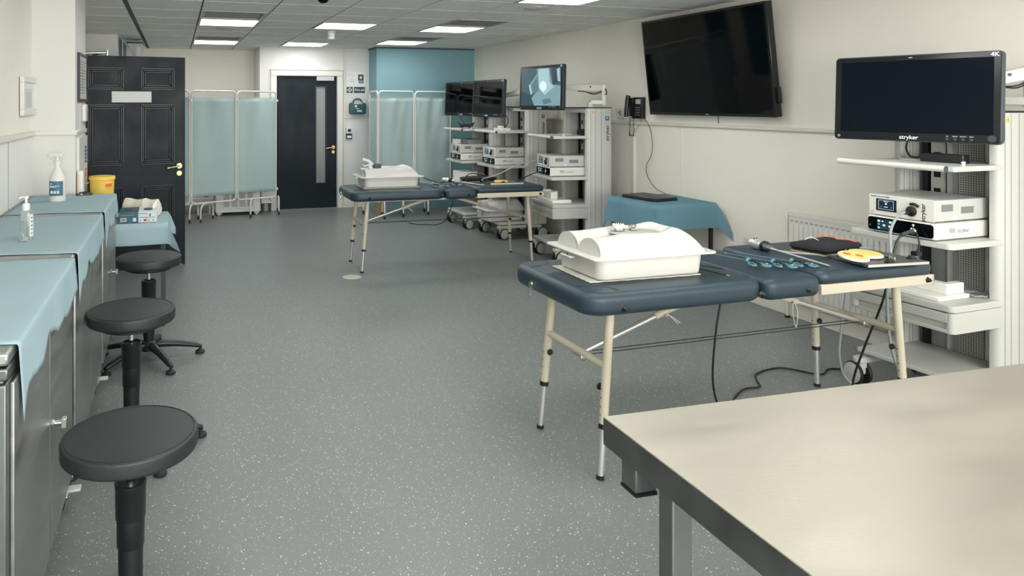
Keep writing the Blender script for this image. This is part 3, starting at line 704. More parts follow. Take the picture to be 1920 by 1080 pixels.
# ================================================================== MASSAGE TABLES
def make_massage():
    t = thing('massage_table', '', 'table')
    b = MB().slab(-0.505, 0, 0.455, 0.328, 0.10, 0.690, 0.785, 0.034, 0.034, k=10, e=7, crown=0.004)
    c1 = b.build('cushion', M_vinylnavy, t)
    b = MB().slab(0.105, 0, 0.156, 0.324, 0.05, 0.684, 0.778, 0.034, 0.034, k=10, e=7, crown=0.006)
    c2 = b.build('cushion', M_vinylnavy, t)
    b = MB().slab(0.615, 0, 0.355, 0.312, 0.05, 0.728, 0.792, 0.03, 0.028, k=10, e=7, crown=0.004)
    c3 = b.build('cushion', M_vinylnavy, t)
    # stitched corner seam
    for s in (-1, 1):
        pts_ = []
        for k in range(13):
            a = PI / 2 * k / 12; pts_.append((-0.955 + 0.035 + 0.13 * math.sin(a) * 1.0, s * (0.322 - 0.035 - 0.10 * math.cos(a) + 0.0), 0.7865))
        MB().tube(pts_ + [(-0.955 + 0.17, s * 0.318, 0.770), (-0.955 + 0.172, s * 0.3285, 0.74)], 0.0012, 6, sub=2).build('seam', M_rubber, c1)
    MB().box(-0.88, 0.02, -0.235, 0.235, 0.674, 0.691).build('base_board', M_cream, t)
    MB().box(0.02, 0.95, -0.24, 0.24, 0.680, 0.700).box(0.265, 0.965, -0.308, -0.290, 0.686, 0.732).box(0.265, 0.965, 0.290, 0.308, 0.686, 0.732).box(0.95, 0.965, -0.308, 0.308, 0.686, 0.732).build('end_frame', M_cream, t, bevel=0.003)
    for sy in (-1, 1):
        for x, y, z in ((-0.79, 0.329, 0.722), (-0.09, 0.329, 0.722), (0.17, 0.322, 0.722), (0.92, 0.309, 0.708)):
            MB().lathe([(0.016, 0), (0.016, 0.002), (0.012, 0.004), (0.009, 0.014), (0.005, 0.02), (0.003, 0.022)] if sy > 0 else [(0.016, 0), (0.016, -0.002), (0.012, -0.004), (0.009, -0.014), (0.005, -0.02), (0.003, -0.022)], (x, sy * (y - 0.004), z), 20, 'Y').build('knob', M_blackpl, t)
    b = MB().box(-0.965, -0.958, 0.10, 0.13, 0.70, 0.74).tube([(-0.968, 0.115, 0.71), (-0.975, 0.105, 0.68), (-0.972, 0.115, 0.665), (-0.975, 0.125, 0.68)], 0.002, 6, closed=True)
    b.cyl((-0.958, 0.115, 0.725), (-0.972, 0.115, 0.725), 0.012); b.build('clasp', M_chrome, t)
    for ex in (-1, 1):
        xt, xf = (-0.785, -0.845) if ex < 0 else (0.82, 0.865)
        for sy in (-1, 1):
            top = Vector((xt, sy * 0.225, 0.688)); foot = Vector((xf, sy * 0.243, 0.0)); P = lambda z: foot.lerp(top, z / 0.688)
            leg = MB().cyl(P(0.215), P(0.688), 0.0185, n=20).build('leg', M_cream, t)
            MB().cyl(P(0.205), P(0.225), 0.0205, n=20).build('collar', M_blackpl, leg); MB().cyl(P(0.0), P(0.016), 0.0165, n=20).build('rubber_foot', M_blackpl, leg)
            MB().cyl(P(0.01), P(0.22), 0.0135, n=20).build('leg_extension', M_alu, leg)
            k = P(0.36 if sy < 0 else 0.37); dx = -ex
            MB().cyl(k, k + Vector((0.0, -sy * 0.024, 0)), 0.006).lathe([(0.011, 0.0), (0.015, 0.006), (0.011, 0.014)], k + Vector((0, -sy * 0.034, 0)), 16, 'Y').build('lock_knob', M_blackpl, leg)
            h = MB()
            for q in range(4): pz = P(0.26 + q * 0.035); h.cyl(pz + Vector((-0.0178, 0, 0)), pz + Vector((-0.0192, 0, 0)), 0.003, n=8)
            h.build('hole', M_dkgrey, leg)
        zc = 0.455; xc = xf + (xt - xf) * zc / 0.688
        MB().cyl((xc, -0.236, zc), (xc, 0.236, zc), 0.0165).build('crossbar', M_cream, t)
        # diagonal strut
        a = Vector((xc, -0.02, zc - 0.018)); c = Vector((xc - ex * 0.72, -0.02, 0.672))
        MB().cyl(a, a.lerp(c, 0.58), 0.0125).build('strut', M_alu, t)
        MB().cyl(a.lerp(c, 0.56), c, 0.0165).build('strut_sleeve', M_cream, t)
        w = a.lerp(c, 0.62)
        MB().cyl(a + Vector((0, -0.025, 0)), a + Vector((0, 0.025, 0)), 0.010).lathe([(0.008, 0), (0.016, 0.005), (0.016, 0.018), (0.006, 0.022)], a + Vector((0.0, -0.05, 0)), 16, 'Y').build('strut_bolt', M_chrome, t)
        s = MB().cyl(w + Vector((0, -0.03, -0.008)), w + Vector((0, 0.02, -0.008)), 0.005)
        s.build('spring_clip', M_chrome, t)
        if ex > 0: s = MB().tube([w + Vector((0, -0.022, 0.0)), w + Vector((-0.01, -0.03, -0.06)), w + Vector((0.01, -0.03, -0.13)), w + Vector((0.018, -0.03, -0.05)), w + Vector((0.0, -0.022, 0))], 0.0016, 6)
        else: s = MB().tube([w + Vector((0, -0.022, 0.0)), w + Vector((0.03, -0.03, -0.015)), w + Vector((0.07, -0.035, -0.045))], 0.0016, 6).tube([w + Vector((0.01, -0.02, 0.0)), w + Vector((0.04, -0.03, -0.03)), w + Vector((0.06, -0.03, -0.05))], 0.0016, 6)
        s.build('tie_string', M_white, t)
    MB().tube([(-0.80, -0.035, 0.437), (0.85, -0.035, 0.437)], 0.0022, 6).tube([(-0.80, 0.0, 0.437), (0.85, 0.0, 0.437)], 0.0022, 6).build('tension_cord', M_blackpl, t)
    return t
mt = make_massage(); mt.location = (2.525, 2.842, 0); mt.rotation_euler = (0, 0, R(1.2)); mt['label'] = 'navy vinyl massage table nearest the steel table, full of instruments'; mt['group'] = 'folding massage tables'
m2 = copy_tree(mt); m2.location = (2.49, 6.55, 0); m2.rotation_euler = (0, 0, R(-1.2)); m2.scale = (1.0, 1.0, 0.952); m2['label'] = 'navy vinyl massage table farther back, in front of the privacy screen'

# ------------------------------------------------------------------ torso trainers
def shell_h(x, y, hx, hy):
    u = (x + hx) / (2 * hx); v = y / hy
    leg = 0.0
    q = (abs(v) - 0.47) / 0.43
    if abs(q) < 1: leg = 0.068 * math.sqrt(1 - q * q)
    w = max(0.0, 1 - abs(v) ** 3.4); belly = 0.088 * w ** 0.5
    belly *= 1 - 0.06 * max(0, 1 - (abs(v) / 0.45) ** 2)
    s = min(max((u - 0.10) / 0.5, 0), 1); s = s * s * (3 - 2 * s)
    h = leg * (1 - s) + belly * s
    groove = 0.0
    if u > 0.80:
        e = (u - 0.80) / 0.172; h *= math.sqrt(max(0, 1 - min(e, 1) ** 2.8))
    h += (0.008 * math.exp(-((u - 0.82) / 0.07) ** 2) * (1 if u < 0.82 else max(0, 1 - ((u - 0.82) / 0.15) ** 2)) - 0.006 * math.exp(-((u - 0.66) / 0.06) ** 2)) * w ** 0.5
    if u < 0.03: h = 0
    if u > 0.97: h = 0
    return max(h, 0)
M_opening = mat('shell_opening', (168, 170, 166), 0.5)
def make_trunk():
    t = thing('torso_trainer', '', 'training model')
    MB().slab(0, 0, 0.272, 0.178, 0.05, 0.003, 0.104, 0.002, 0.012, taper=0.010, k=8).build('tray', M_trunk, t)
    b = MB().slab(0, 0, 0.312, 0.212, 0.035, 0.097, 0.105, 0.003, 0.003)
    b.build('flange', M_trunk, t)
    hx, hy = 0.275, 0.185; nx, ny = 110, 72
    b = MB(); ps = []; ex, ey, cx_, = 0.125, 0.085, 0.03
    def edge(u): return u
    for j in range(ny + 1):
        for i in range(nx + 1):
            x = -hx + 2 * hx * i / nx; y = hy * math.sin((-1 + 2 * j / ny) * PI / 2)
            if i == 1: x = -hx + 0.0005
            h = shell_h(x if i > 1 else -hx + 0.04, y, hx, hy) if i >= 1 else 0
            if i == 1: x = -hx + 0.010
            if i == 0: x = -hx + 0.008
            el = ((x - cx_) / ex) ** 2 + (y / ey) ** 2
            z = (0.104 + h) if h > 0 else 0.099
            if el < 1: z = min(z, 0.104 + 0.066)
            elif el < 1.8: z = min(z, 0.104 + 0.066 + 0.028 * (el - 1))
            ps.append((x, y, z))
    base = b.pts(ps); m = nx + 1
    for j in range(ny):
        for i in range(nx):
            b.face((base + j * m + i, base + j * m + i + 1, base + (j + 1) * m + i + 1, base + (j + 1) * m + i))
    b.build('lid', [M_trunk], t, sharp=40)
    MB().lathe([(1.0, 0.0), (0.985, 0.0012), (0.01, 0.0014)], n=64).build('opening', M_opening, t, loc=(cx_, 0, 0.1702)).scale = (ex * 0.985, ey * 0.985, 1)
    for ys in (1, -1):
        MB().box(-0.325, -0.30, ys * 0.02 - 0.012, ys * 0.02 + 0.03, 0.078, 0.085).build('latch', M_trunk, t, bevel=0.002)
    MB().box(-0.318, -0.295, -0.006, 0.006, 0.085, 0.099).build('latch_pin', M_chrome, t)
    return t
tr = make_trunk(); tr.location = (1.985, 2.812, 0.7935); tr.rotation_euler = (0, 0, R(0.5)); tr['label'] = 'glossy white torso trainer shell on the nearest massage table'; tr['group'] = 'white torso trainers'
tr2 = copy_tree(tr); tr2.location = (1.97, 6.60, 0.7545); tr2.rotation_euler = (0, 0, R(-1)); tr2.scale = (1.0, 0.95, 1); tr2['label'] = 'white torso trainer with a crumpled bag on the farther massage table'
# pad under each
def pad(label, loc, hx, hy, rz):
    b = MB(); n = 60; pts_ = []
    for k in range(n):
        a = k / n * 4; q = int(a); f = a - q; w = 0.004 * (k % 2)
        if q == 0: p = (-hx + 2 * hx * f, -hy - w)
        elif q == 1: p = (hx + w, -hy + 2 * hy * f)
        elif q == 2: p = (hx - 2 * hx * f, hy + w)
        else: p = (-hx - w, hy - 2 * hy * f)
        pts_.append((p[0], p[1], 0))
    b.prism(pts_, (0, 0, 0.0035)); o = b.build('paper_pad', M_towel, None, loc=loc, rot=(0, 0, rz)); tag(o, label, 'pad')
pad('ribbed paper pad under the nearest white torso trainer', (1.967, 2.820, 0.7892), 0.275, 0.160, R(-1))
pad('paper pad under the farther white torso trainer', (1.97, 6.60, 0.7515), 0.27, 0.15, R(-1))
# clips on the near trainer
t = thing('retaining_ring', 'chrome ring with white teeth on top of the near torso trainer', 'ring', (1.955, 2.85, 0.9655))
MB().lathe([(0.022, 0.0), (0.028, 0.003), (0.028, 0.010), (0.024, 0.014)], n=28).build('ring', M_chrome, t)
b = MB().lathe([(0.022, 0.012), (0.026, 0.014), (0.026, 0.026), (0.020, 0.027)], n=28)
for k in range(14): a = 2 * PI * k / 14; b.cyl((0.023 * math.cos(a), 0.023 * math.sin(a), 0.025), (0.024 * math.cos(a), 0.024 * math.sin(a), 0.033), 0.0035, 0.001, n=6)
b.build('teeth', M_white, t)
t = thing('clamp_ring', 'small chrome clamp ring with a yellow dot beside the white toothed ring', 'ring', (2.025, 2.84, 0.9655))
b = MB().lathe([(0.014, 0.0), (0.018, 0.002), (0.018, 0.012), (0.012, 0.014)], n=20)
for k in range(5): a = 2 * PI * k / 5; b.box(0.015 * math.cos(a) - 0.003, 0.015 * math.cos(a) + 0.003, 0.015 * math.sin(a) - 0.003, 0.015 * math.sin(a) + 0.003, 0.01, 0.026)
b.build('ring', M_chrome, t)
MB().cyl((0.006, -0.017, 0.012), (0.006, -0.021, 0.012), 0.004).build('dot', M_yellow, t)
# bag on the far trainer
t = thing('crumpled_bag', 'crumpled white plastic bag on the far torso trainer', 'bag', (1.80, 6.60, 0.930))
b = MB().tube([(-0.085, 0, 0.085), (-0.05, 0, 0.078), (-0.01, 0, 0.06), (0.02, 0, 0.03)], 0.014, 10).tube([(-0.03, 0, 0.03), (-0.06, 0, 0.02), (-0.075, 0, 0.035)], 0.006, 8)
b.tube([(0, 0, 0.06), (-0.01, 0, 0.02), (0.01, 0, -0.01)], 0.02, 10); b.build('bag', M_white, t)
MB().slab(0.06, 0, 0.04, 0.03, 0.02, 0.0, 0.04, 0.012, 0.004).build('dark_insert', M_dkgrey, t)

# ------------------------------------------------------------------ instruments
def rod(label, p0, p1, r=0.0024):
    t = thing('shaft_instrument', label, 'instrument', p0); d = Vector(p1) - Vector(p0)
    MB().tube([(0, 0, 0), tuple(d * 0.93)], r, 8).build('shaft', M_blackpl, t)
    MB().tube([tuple(d * 0.93), tuple(d * 0.98)], r * 1.1, 8).cyl(d * 0.98, d, r * 0.6, r * 0.9, n=8).build('tip', M_chrome, t)
rod('thin black shafted instrument beside the torso trainer, the one nearer the blue graspers', (2.29, 2.93, 0.7945), (2.412, 2.675, 0.7945))
rod('thin black shafted instrument closest to the edge by the torso trainer', (2.28, 2.84, 0.7945), (2.335, 2.58, 0.7945))
def make_grasper():
    t = thing('surgical_grasper', '', 'grasper')     # shaft along +y, handle at the origin
    MB().tube([(0, 0.02, 0.016), (0, 0.29, 0.004)], 0.0028, 8).build('shaft', M_blueh, t)
    MB().tube([(0, 0.29, 0.004), (0, 0.305, 0.004)], 0.002, 6).tube([(0, 0.303, 0.004), (0.003, 0.318, 0.005)], 0.0012, 6).tube([(0, 0.303, 0.004), (-0.003, 0.318, 0.003)], 0.0012, 6).build('jaw', M_chrome, t)
    MB().lathe([(0.009, 0.0), (0.015, 0.003), (0.015, 0.010), (0.009, 0.013)], (0, 0.015, 0.016), 20, 'Y').build('rotation_wheel', M_blueh, t)
    MB().slab(0.012, -0.012, 0.018, 0.022, 0.008, 0.008, 0.026, 0.004, 0.004).cyl((0.022, -0.03, 0.016), (0.030, -0.05, 0.016), 0.007).build('body', M_blackpl, t)
    MB().cyl((0.030, -0.05, 0.016), (0.034, -0.06, 0.016), 0.003).build('connector', M_brass, t)
    def loop(cx, cy, rx, ry, rot, z):
        return [(cx + rx * math.cos(a) * math.cos(rot) - ry * math.sin(a) * math.sin(rot), cy + rx * math.cos(a) * math.sin(rot) + ry * math.sin(a) * math.cos(rot), z) for a in [2 * PI * k / 16 for k in range(16)]]
    MB().tube(loop(-0.026, -0.026, 0.031, 0.014, R(58), 0.012), 0.0048, 8, closed=True, sub=2).tube([(0.0, -0.01, 0.014), (-0.012, -0.012, 0.013)], 0.006, 8).build('finger_loop', M_blueh, t)
    MB().tube(loop(0.004, -0.078, 0.019, 0.017, 0, 0.014), 0.0048, 8, closed=True, sub=2).tube([(0.012, -0.03, 0.016), (0.010, -0.062, 0.014)], 0.005, 8).build('thumb_loop', M_blueh, t)
    return t
g = make_grasper(); g.location = (2.597, 2.735, 0.7925); g.rotation_euler = (0, 0, R(4)); g['label'] = 'blue handled grasper nearest the torso trainer on the near massage table'; g['group'] = 'blue handled graspers'
for i, (loc, rz, lb) in enumerate((((2.720, 2.712, 0.7845), R(5), 'blue handled grasper in the middle of the three on the near table'), ((2.82, 2.70, 0.7845), R(12), 'blue handled grasper nearest the long metal scope'),)):
    c = copy_tree(g); c.location = loc; c.rotation_euler = (0, 0, rz); c['label'] = lb
for i, (x, y, rz, lb) in enumerate(((2.38, 6.42, 30, 'small blue handled grasper lying nearest the far torso trainer'), (2.50, 6.43, -10, 'small blue handled grasper in the middle of the far table cluster'), (2.60, 6.46, 20, 'small blue handled grasper beside the far table scope'))):
    c = copy_tree(g); c.location = (x, y, 0.7525); c.rotation_euler = (0, 0, R(rz)); c['label'] = lb
def make_scope():
    t = thing('camera_scope', '', 'scope')     # shaft from origin to -y
    MB().tube([(0, 0, 0.022), (0, -0.33, 0.006)], 0.0052, 12).build('shaft', M_alu, t)
    MB().cyl((0, -0.328, 0.0062), (0, -0.334, 0.006), 0.0062, n=14).build('tip', M_chrome, t)
    MB().cyl((0, 0, 0.022), (0, 0.025, 0.024), 0.012, 0.016).cyl((0.0, 0.0, 0.023), (0.02, 0.0, 0.02), 0.006).build('collar', M_chrome, t)
    MB().lathe([(0.017, 0.0), (0.026, 0.006), (0.028, 0.02), (0.024, 0.032), (0.02, 0.035)], (0, 0.025, 0.027), 18, 'Y').build('coupler', M_blackpl, t)
    b = MB().lathe([(0.02, 0), (0.025, 0.01), (0.027, 0.04), (0.022, 0.07), (0.012, 0.078)], (0, 0.06, 0.028), 24, 'Y'); b.build('camera_head', M_alu, t)
    b = MB()
    for dx in (-0.008, 0.008): b.cyl((dx, 0.10, 0.052), (dx, 0.10, 0.060), 0.006)
    b.build('button', M_chrome, t)
    return t
s1 = make_scope(); s1.location = (2.905, 2.93, 0.7915); s1.rotation_euler = (0, 0, R(1)); s1['label'] = 'long metal scope with a camera head on the near massage table'; s1['group'] = 'camera scopes'
s2 = copy_tree(s1); s2.location = (2.66, 6.60, 0.755); s2.rotation_euler = (0, 0, R(38)); s2['label'] = 'long metal scope with a camera head on the far massage table'
# pouch
def make_pouch():
    t = thing('instrument_pouch', '', 'pouch')
    MB().slab(0, 0, 0.165, 0.10, 0.025, 0.006, 0.045, 0.02, 0.012, taper=0.01, crown=0.01).build('pouch', M_blackmatt, t)
    MB().box(-0.16, -0.02, -0.085, 0.085, 0.0, 0.007).build('wood_base', M_wood, t)
    MB().tube([(0.005, 0.06, 0.05), (0.02, 0.03, 0.075), (0.06, 0.0, 0.07), (0.07, -0.02, 0.056), (0.11, -0.05, 0.054), (0.135, -0.085, 0.042)], 0.0024, 6).build('orange_cord', M_orange, t)
    MB().tube([(-0.08, 0.06, 0.052), (-0.06, 0.04, 0.068), (-0.04, 0.01, 0.053)], 0.0018, 6).build('white_cord', M_white, t)
    MB().prism([(-0.01, -0.100, 0.014), (0.012, -0.100, 0.014), (0.0, -0.095, 0.034)], (0, -0.001, 0)).build('mark', M_pale, t)
    return t
p1 = make_pouch(); p1.location = (3.20, 2.885, 0.797); p1.rotation_euler = (0, 0, R(13)); p1['label'] = 'flat black pouch with orange cord on the near massage table'; p1['group'] = 'black pouches'
p2 = copy_tree(p1); p2.location = (2.97, 6.72, 0.757); p2.rotation_euler = (0, 0, R(6)); p2.scale = (1.1, 0.8, 1); p2['label'] = 'flat black pouch at the far edge of the farther massage table'
# clamp board and suture discs
def make_board():
    t = thing('suture_board', '', 'board')
    MB().box(-0.17, 0.17, -0.105, 0.105, 0, 0.012).build('board', M_board, t, bevel=0.001)
    MB().box(-0.171, 0.171, -0.1065, -0.105, 0, 0.012).box(0.17, 0.1712, -0.105, 0.105, 0, 0.012).build('edge_strip', M_alu, t)
    for x, y in ((-0.14, 0.07), (-0.03, -0.085), (0.05, 0.085), (0.145, -0.04)):
        MB().box(x - 0.020, x + 0.020, y - 0.010, y + 0.010, 0.012, 0.018).cyl((x, y, 0.018), (x, y, 0.026), 0.008, 0.006).box(x - 0.016, x + 0.016, y - 0.006, y + 0.006, 0.022, 0.028).build('clamp', M_blackpl, t)
    MB().box(0.035, 0.065, -0.02, 0.0, 0.012, 0.020).cyl((0.08, -0.01, 0.012), (0.08, -0.01, 0.017), 0.006).build('bracket', M_chrome, t)
    return t
b1 = make_board(); b1.location = (3.235, 2.625, 0.7965); b1.rotation_euler = (0, 0, R(-4)); b1['label'] = 'dark speckled clamp board under the yellow discs on the near table'; b1['group'] = 'clamp boards'
b2 = copy_tree(b1); b2.location = (3.14, 6.50, 0.757); b2.rotation_euler = (0, 0, R(-4)); b2['label'] = 'dark clamp board at the right end of the farther massage table'
def disc(label, loc, r, spots, tilt=(0, 0, 0)):
    t = thing('suture_pad', label, 'practice pad', loc); t.rotation_euler = tilt
    MB().lathe([(r - 0.004, 0), (r, 0.003), (r, 0.010), (r - 0.003, 0.0125)], n=44).build('rim', M_white, t)
    MB().lathe([(r - 0.003, 0.012), (r - 0.006, 0.0145), (0.01, 0.015)], n=44).build('pad', M_yellowpale, t)
    for x, y in spots: MB().lathe([(0.0175, 0.014), (0.0165, 0.0156), (0.003, 0.0158)], (x, y, 0), 24).build('red_spot', M_orange, t)
disc('yellow practice disc with two red spots on the near table', (3.055, 2.605, 0.826), 0.064, ((-0.018, 0.020), (0.018, -0.014)), (R(9), 0, R(4)))
disc('plain yellow practice disc behind the one with red spots', (3.205, 2.67, 0.8155), 0.074, (), (R(3), 0, 0))
o = thing('dotted_pad', 'yellow pad with small red dots on the far table', 'practice pad', (3.10, 6.47, 0.7695)); 
MB().slab(0, 0, 0.07, 0.035, 0.03, 0, 0.020, 0.006, 0.004).build('pad', M_yellow, o)
b = MB()
for k in range(6): b.cyl((-0.05 + k * 0.02, -0.0345, 0.006), (-0.05 + k * 0.02, -0.0365, 0.006), 0.004, n=8)
b.build('dots', M_orange, o)

# ================================================================== ENDOSCOPY CARTS
def caster(t, x, y, a):
    M_ = Matrix.Translation((x, y, 0)) @ Matrix.Rotation(a, 4, 'Z')
    b = MB(); b.M = M_; b.cyl((0, 0, 0.10), (0, 0, 0.145), 0.026).slab(0, 0.018, 0.015, 0.038, 0.012, 0.06, 0.108, 0.01, 0.01)
    c = b.build('castor', M_cart, t)
    for s in (-1, 1):
        w = MB(); w.M = M_; prof = [(0.02, 0.0), (0.058, 0.002), (0.062, 0.008), (0.062, 0.016), (0.058, 0.020)]
        w.lathe([(r_, s * z) for r_, z in prof], (s * 0.018, 0.022, 0.062), 28, 'X')
        wo = w.build('wheel', M_rubber, c)
        w = MB(); w.M = M_; w.lathe([(0.053, s * 0.0), (0.055, s * 0.003), (0.03, s * 0.008), (0.008, s * 0.009)], (s * 0.037, 0.022, 0.062), 24, 'X'); w.build('wheel_cover', M_pale, wo)
def make_cart(label, loc, rz, Wd, sd, z_handle=1.235, z_dev=0.845, z_dr=0.56, castor_angles=(0, 0, 0, 0), drawer=True, lowshelf=0.18, base_front=0.02):
    t = thing('endoscopy_cart', label, 'cart', loc, rz, 'white endoscopy carts'); h = Wd / 2
    D = 0.262
    # columns: extruded side profiles with grooves
    for s in (-1, 1):
        y0, y1 = s * h, s * (h - 0.045)
        b = MB()
        prof = [(sd + 0.030, 0), (sd + D - 0.012, 0), (sd + D, 0.012), (sd + D, 0.045), (sd + 0.0, 0.045), (sd + 0.0, 0.030), (sd + 0.009, 0.009)]
        pts_ = [(x, s * (h - yy), 0.16) for x, yy in prof]
        b.prism(pts_, (0, 0, 1.345)); c = b.build('side_column', M_cart, t, sharp=50)
        g_ = MB()
        for gx in (0.040, 0.088, 0.150): g_.box(sd + gx, sd + gx + 0.0025, s * h, s * (h + 0.0006), 0.17, 1.50)
        for gx in (0.03, 0.075, 0.10): g_.box(sd + gx, sd + gx + 0.002, s * (h - 0.045), s * (h - 0.0456), 0.17, 1.50)
        g_.build('groove', M_groove, c)
        if s < 0:
            text('lettering', 'stryker', 0.050, M_ink, c, (sd + 0.215, -h - 0.0012, 1.262), (R(90), R(-90), 0), bold=0.0006, kerning=1.05)
            MB().box(sd + 0.192, sd + 0.232, -h - 0.0015, -h, 1.385, 1.425).build('emblem', M_blueink, c, bevel=0.001)
            MB().box(sd + 0.203, sd + 0.221, -h - 0.0022, -h - 0.001, 1.40, 1.405).box(sd + 0.203, sd + 0.208, -h - 0.0022, -h - 0.001, 1.40, 1.417).box(sd + 0.21, sd + 0.221, -h - 0.0022, -h - 0.001, 1.412, 1.417).build('emblem_mark', M_frost, c)
            w = MB().prism([(sd + 0.048, -h - 0.0012, 1.452), (sd + 0.082, -h - 0.0012, 1.452), (sd + 0.065, -h - 0.0012, 1.485)], (0, 0.001, 0)); w.build('warning_triangle', M_yellow, c)
            w = MB().box(sd + 0.063, sd + 0.067, -h - 0.0018, -h - 0.001, 1.462, 1.474).box(sd + 0.063, sd + 0.067, -h - 0.0018, -h - 0.001, 1.456, 1.459); w.build('warning_mark', M_ink, c)
    # back panel with perforated strips, socket strip
    b = MB().box(sd + 0.17, sd + 0.18, -h + 0.045, h - 0.045, 0.16, 1.49).build('back_panel', M_cartgrey, t)
    MB().box(sd + 0.163, sd + 0.17, -0.10, 0.02, 0.18, 1.48).box(sd + 0.163, sd + 0.17, -h + 0.047, -h + 0.085, 0.18, 1.48).build('perforated_strip', M_mesh, t)
    MB().box(sd + 0.15, sd + 0.17, -0.145, -0.115, 0.16, 1.49).box(sd + 0.15, sd + 0.17, 0.055, 0.07, 0.16, 1.49).build('rail', M_cart, t)
    MB().box(sd + 0.14, sd + 0.17, 0.165, 0.195, 0.16, 1.49).build('cable_channel', M_black, t)
    s_ = MB().box(sd + 0.145, sd + 0.17, 0.085, 0.15, 0.88, 1.48); so = s_.build('socket_strip', M_pale, t)
    for k in range(5): MB().box(sd + 0.1435, sd + 0.146, 0.10, 0.135, 0.94 + k * 0.10, 0.98 + k * 0.10).build('socket', M_black, so)
    # top plate
    MB().slab(sd + D / 2, 0, D / 2 + 0.004, h + 0.004, 0.02, 1.503, 1.512, 0.002, 0.002).build('top_gasket', M_black, t)
    MB().slab(sd + D / 2, 0, D / 2, h, 0.02, 1.45, 1.503, 0.002, 0.002).build('top_plate', M_cart, t) if False else MB().box(sd + 0.01, sd + 0.15, -h + 0.045, h - 0.045, 1.46, 1.503).build('top_plate', M_cart, t)
    # shelves
    def shelf(z, th, front, name='shelf', rc=0.03):
        return MB().slab((front + sd + 0.15) / 2, 0, (sd + 0.15 - front) / 2, h - 0.002, rc, z - th, z, 0.004, 0.004).build(name, M_cart, t)
    sh = shelf(z_handle, 0.026, 0.01, rc=0.01)
    MB().cyl((0.0, -h + 0.035, z_handle - 0.012), (0.0, h + 0.06, z_handle - 0.012), 0.0155).build('handle', M_white, t)
    MB().cyl((0.0, -h + 0.035, z_handle - 0.012), (0.0, -h + 0.030, z_handle - 0.012), 0.0150).build('handle_cap', M_groove, t)
    MB().lathe([(0.008, 0), (0.009, 0.004), (0.006, 0.008), (0.009, 0.013), (0.009, 0.020), (0.005, 0.022)], (0.12, -h + 0.03, z_handle), 14).build('peg', M_white, sh)
    MB().slab(0.30, 0.10, 0.05, 0.07, 0.01, z_handle, z_handle + 0.006, 0.002, 0.002).build('cable_guide', M_white, sh)
    shelf(z_dev, 0.030, -0.01)
    MB().box(sd - 0.02, sd + 0.16, -h + 0.05, h - 0.05, z_dev - 0.032, z_dev - 0.028).build('shelf_rib', M_grey, t)
    if drawer:
        MB().slab((sd + 0.14) / 2, 0, (sd + 0.14) / 2, h - 0.001, 0.03, z_dr - 0.032, z_dr, 0.004, 0.001).build('drawer_top', M_cart, t)
        MB().box(0.022, sd + 0.02, -h + 0.001, h - 0.001, z_dr - 0.135, z_dr - 0.034).cyl((0.022, -h + 0.023, z_dr - 0.135), (0.022, -h + 0.023, z_dr - 0.036), 0.022).cyl((0.022, h - 0.023, z_dr - 0.135), (0.022, h - 0.023, z_dr - 0.036), 0.022).build('drawer_case', M_cart, t)
        d = MB().box(0.0, 0.02, -h + 0.03, h - 0.03, z_dr - 0.085, z_dr - 0.040).box(0.0, 0.02, -h + 0.03, h - 0.03, z_dr - 0.135, z_dr - 0.118).box(0.016, 0.02, -h + 0.03, h - 0.03, z_dr - 0.12, z_dr - 0.08).build('drawer', M_cart, t, bevel=0.003)
    shelf(lowshelf, 0.022, base_front, 'base_shelf', 0.015)
    # base arms
    for s in (-1, 1):
        MB().slab(0.28, s * (h - 0.03), 0.27, 0.030, 0.028, 0.125, 0.158, 0.012, 0.008).build('base_arm', M_cart, t)
    ca = castor_angles
    for (x, y), a in zip(((0.055, -h + 0.03), (0.055, h - 0.03), (sd + 0.18, -h + 0.03), (sd + 0.18, h - 0.03)), ca): caster(t, x, y, a)
    return t
def cable(label, pts_, r, m, name='cable'):
    o = MB().tube(pts_, r, 10, sub=8).build(name, m); tag(o, label, 'cable'); return o
def local_to(t_loc, rz, p): return tuple(Vector(t_loc) + Matrix.Rotation(rz, 3, 'Z') @ Vector(p))

